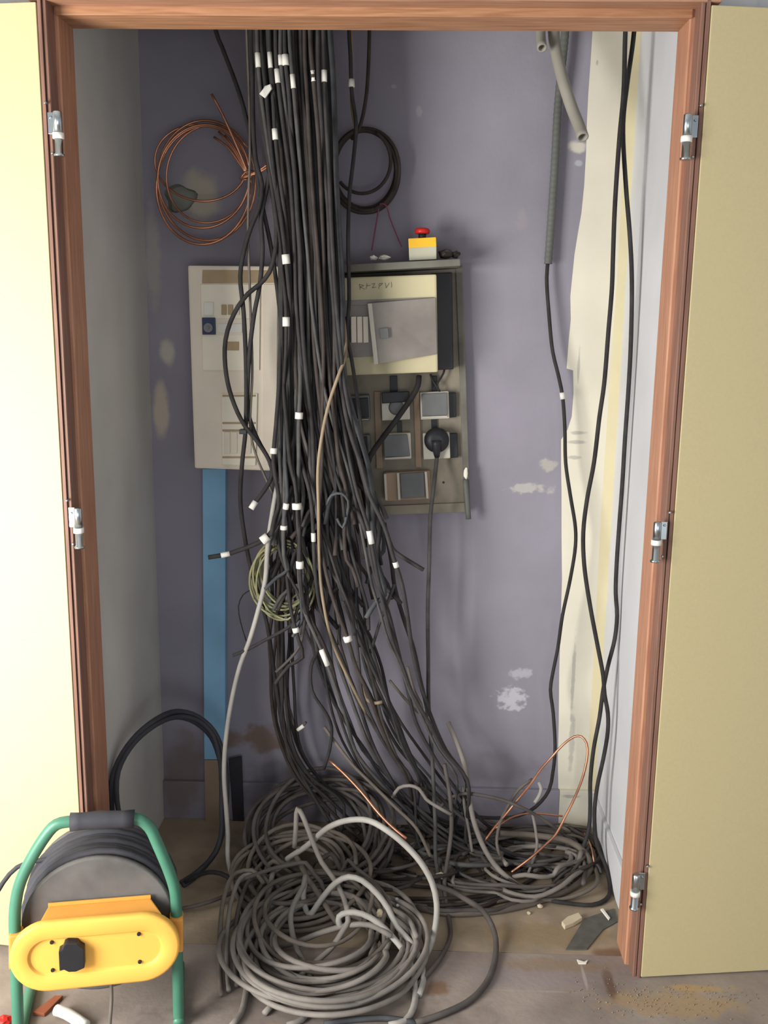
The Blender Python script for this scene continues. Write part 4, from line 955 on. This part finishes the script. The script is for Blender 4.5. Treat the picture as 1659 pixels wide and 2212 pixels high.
# ------------------------------------------------------------------ cable reel
ang = math.radians(13)
R0 = fl(386, 2203, .012)
dX = Vector((math.cos(ang), math.sin(ang), 0)); nO = Vector((math.sin(ang), -math.cos(ang), 0))     # along, outward to the room
UZ = Vector((0, 0, 1))
rl = empty('cable_reel', R0-dX*.18); tag(rl, 'cable reel with green tube frame, orange-yellow oval socket plate and dusty black drum', 'cable reel')
def rp(px, py, off=0.0): return onp(px, py, R0+nO*off, nO)
LZ = rp(38, 2190).z
Lf = rp(36, 2190); Lf.z = .012
legL = [Lf, rp(34, 2060), rp(33, 1960), rp(46, 1900), rp(98, 1806), rp(122, 1781), rp(156, 1774)]
legR = [R0, rp(383, 2060), rp(381, 1965), rp(376, 1915), rp(340, 1822), rp(322, 1786), rp(300, 1770), rp(276, 1768)]
hoop = spline(legL+legR[::-1], .012)
def shift(P, k): return [p+nO*k for p in P]
tube('frame', hoop, .0118, MT['green'], rl, raw=True, sides=14)
for p in (Lf, R0): tube('floor_runner', [p+nO*.012, p-nO*.08, p-nO*.182], .0118, MT['green'], rl, sides=14)
tube('handle_grip', [rp(152, 1776), rp(215, 1771), rp(290, 1769)], .0175, MT['grip'], rl, sides=14, rfun=lambda t: 1+.06*math.cos(t*50))
# drum
dc = rp(213, 1998, -.015)
RD = abs((rp(213, 1849, -.015)-dc).length)
RD = .152
dc = dc+UZ*(rp(213, 1852, -.015).z-(dc.z+RD))
def dl(prof, name, m): return turned(name, dc, -nO, prof, m, rl, 48)
dl([(0, RD*.97), (0.002, RD), (.010, RD), (.012, RD*.96), (.006, RD*.94)], 'front_flange', MT['drum'])
dl([(.140, RD*.96), (.141, RD), (.149, RD), (.151, RD*.96)], 'rear_flange', MT['drum'])
dl([(.004, RD*.55), (.145, RD*.55)], 'core', MT['blackplastic'])
ww = []
for k in range(9*28):
    a = 2*math.pi*k/28; t = k/(9*28)
    ww.append(dc-nO*(.022+.112*t)+(dX*math.cos(a)+UZ*math.sin(a))*(RD*.985+.003*math.sin(k*.37)))
tube('wound_cable', ww, .0082, MT['grip'], rl, raw=True, sides=8)
# oval socket plate
cL, cR = rp(106, 2070, .055), rp(306, 2051, .055)
ax_ = (cR-cL).normalized(); pu = nO.cross(ax_)*-1
if pu.z < 0: pu = -pu
rad = .0755
def stadium(rr, off, n=20):
    out = []
    for k in range(n+1):
        a = math.pi/2+math.pi*k/n; out.append(cL+(ax_*math.cos(a)+pu*math.sin(a))*rr+nO*off)
    for k in range(n+1):
        a = -math.pi/2+math.pi*k/n; out.append(cR+(ax_*math.cos(a)+pu*math.sin(a))*rr+nO*off)
    return out
def rings(name, loops, m, parent, cap0=True, cap1=True):
    bm = bmesh.new(); R = [[bm.verts.new(p) for p in L_] for L_ in loops]
    for a, b in zip(R, R[1:]):
        for k in range(len(a)):
            l = (k+1) % len(a); bm.faces.new((a[k], a[l], b[l], b[k]))
    if cap0: bm.faces.new(R[0][::-1])
    if cap1: bm.faces.new(R[-1])
    bmesh.ops.recalc_face_normals(bm, faces=bm.faces)
    me = bpy.data.meshes.new(name); bm.to_mesh(me); bm.free(); o = link(name, me, m)
    for p in me.polygons:
        if len(p.vertices) > 4: p.use_smooth = False
    settle(o, parent); return o
inn = .040
pt_ = rings('socket_plate', [stadium(rad-.004, -.020), stadium(rad, -.016), stadium(rad, -.005), stadium(rad-.0015, -.0015), stadium(rad-.006, 0), stadium(inn+.002, 0), stadium(inn, -.0015), stadium(inn-.001, -.006), stadium(inn-.003, -.006)], MT['reelyellow'], rl)
# bracket behind the plate
tA, tB, tC, tD = rp(84, 1994, .040), rp(350, 1974, .040), rp(326, 1940, -.006), rp(104, 1958, -.006)
zt = min(tA.z, tB.z, tC.z, tD.z)
dn = Vector((0, 0, -.075))
br = hexa('bracket', [tA, tB, tC, tD], [tA+dn, tB+dn, tC+dn, tD+dn], MT['reelshade'], rl, bevel=.003)  # bracket, lip and clamps carry painted shade
br = hexa('bracket_lip', [tD+UZ*.006, tC+UZ*.006, tC-nO*.004+UZ*.006, tD-nO*.004+UZ*.006], [tD+dn, tC+dn, tC-nO*.004+dn, tD-nO*.004+dn], MT['reelshade'], rl, bevel=.001)
for x0, x1, y0, y1 in ((18, 46, 2022, 2096), (366, 396, 1988, 2060)):
    cq = [rp(x0, y1, .018), rp(x1, y1-2, .018), rp(x1, y0-2, .018), rp(x0, y0, .018)]
    hexa('clamp', cq, [v-nO*.032 for v in cq], MT['reelshade'], rl, bevel=.004)
sq_ = [(140, 2033), (146, 2030), (168, 2030), (174, 2037), (183, 2042), (184, 2083), (166, 2091), (150, 2092), (140, 2087), (130, 2090), (128, 2048), (136, 2044)]
so = [rp(x, y, .055) for x, y in sq_]
sk = hexa('outlet', [v+nO*.012 for v in so], [v-nO*.008 for v in so], MT['blackplastic'], rl, bevel=.002); sk['label'] = 'black outlet'
for x, y in ((151, 2062), (154, 2077)):
    p = rp(x, y, .067); s_ = turned('contact', p, nO, [(0, .0035), (.002, .003)], MT['sockgrey'], None, 12); s_.parent = sk; s_.matrix_parent_inverse = Matrix.Translation(-Vector(rl.location))
for x, y in ((112, 2035), (300, 2017), (114, 2095), (302, 2077)):
    p = rp(x, y, .049); turned('screw', p, nO, [(0, .0042), (.003, .0036)], MT['blackplastic'], rl, 12)
tube('lead', [rp(240, 2120, .02), rp(241, 2160, .025), rp(238, 2200, .03), rp(236, 2240, .03)], .0038, MT['dustgrey2'], rl)
tube('loose_turn', [dc-nO*.08-dX*RD*.6+UZ*RD*.75, dc-nO*.08-dX*RD*1.1+UZ*.10, dc-nO*.06-dX*RD*1.42+UZ*.04, dc-nO*.05-dX*RD*1.62-UZ*.04, dc-nO*.04-dX*RD*1.7-UZ*.12], .0050, MT['grip'], rl)

# ------------------------------------------------------------------ scraps on the floor
def slab(name, quad, t, m, label, cat, group=None, z=.0005):
    a = [fl(x, y, z+t) for x, y in quad]
    return tag(hexa(name, a, [Vector((p.x, p.y, z)) for p in a], MT[m], bevel=t*.2), label, cat, group)
slab('floor_scrap', [(1222, 2050), (1262, 1984), (1326, 1962), (1334, 1990), (1302, 2008), (1268, 2050)], .003, 'carpet', 'dark grey flat scrap on the closet floor by the right jamb', 'scrap')
slab('plaster_lump', [(1213, 1990), (1226, 1979), (1250, 1970), (1258, 1981), (1240, 1992), (1220, 2000)], .012, 'plaster', 'cream plaster lump beside the dark grey scrap on the floor', 'plaster lump')
slab('paper_scrap', [(1297, 1963), (1303, 1962), (1318, 1982), (1315, 1986)], .004, 'paper', 'narrow white scrap lying on the dark grey floor scrap', 'scrap', z=.004)
slab('paper_scrap', [(1246, 2072), (1262, 2077), (1270, 2073), (1266, 2081), (1250, 2081)], .003, 'paper', 'white scrap on the floor just outside the closet threshold', 'scrap')
lump('plaster_lump', fl(1166, 1957, .006), (.007, .006, .005), 'plaster', 'tiny cream crumb in front of the right floor heap', 'plaster lump', None, 7)
lump('plaster_lump', fl(1142, 1972, .004), (.005, .004, .004), 'plaster', 'tinier cream crumb left of the other in front of the right heap', 'plaster lump', None, 9)
lump('plaster_lump', fl(951, 1892, .03), (.012, .010, .009), 'plaster', 'cream lump between the two heaps below the plug lead', 'plaster lump', None, 8)
lump('plaster_lump', at(820, 1972, .12), (.009, .008, .012), 'plaster', 'cream lump caught on the right shoulder of the grey heap', 'plaster lump', None, 10)
lump('plaster_lump', fl(1093, 1935, .008), (.008, .006, .008), 'plaster', 'cream crumb among the dark cables between the heaps', 'plaster lump', None, 12)
slab('wood_scrap', [(70, 2186), (118, 2150), (136, 2150), (96, 2190)], .008, 'rustwood', 'reddish wood scrap on the floor under the reel plate', 'scrap')
a = tube('white_tube', [fl(122, 2182, .012), fl(145, 2190, .014), fl(185, 2216, .012)], .012, MT['nylon'], sides=12); tag(a, 'white plastic tube end on the floor under the reel', 'tube')
lump('wood_scrap', fl(8, 2204, .01), (.016, .012, .010), 'red', 'small red scrap at the lower left corner of the floor', 'scrap', None, 13)
RS = random.Random(3)
me = bpy.data.meshes.new('sawdust'); bm = bmesh.new()
for i in range(320):
    x = RS.gauss(1450, 110); y = RS.gauss(2150, 26) if RS.random() < .75 else RS.uniform(2080, 2200)
    if x < 1230: x = RS.uniform(1240, 1500)
    p = fl(x, y, .001); r = RS.uniform(.0006, .0020)
    if p.y > -.02 and p.x > .5: continue
    bmesh.ops.create_icosphere(bm, subdivisions=1, radius=r, matrix=Matrix.Translation(p))
bm.to_mesh(me); bm.free()
tag(link('sawdust', me, MT['bare']), 'pale sawdust and crumbs scattered on the floor under the right door', 'sawdust', None, 'stuff')
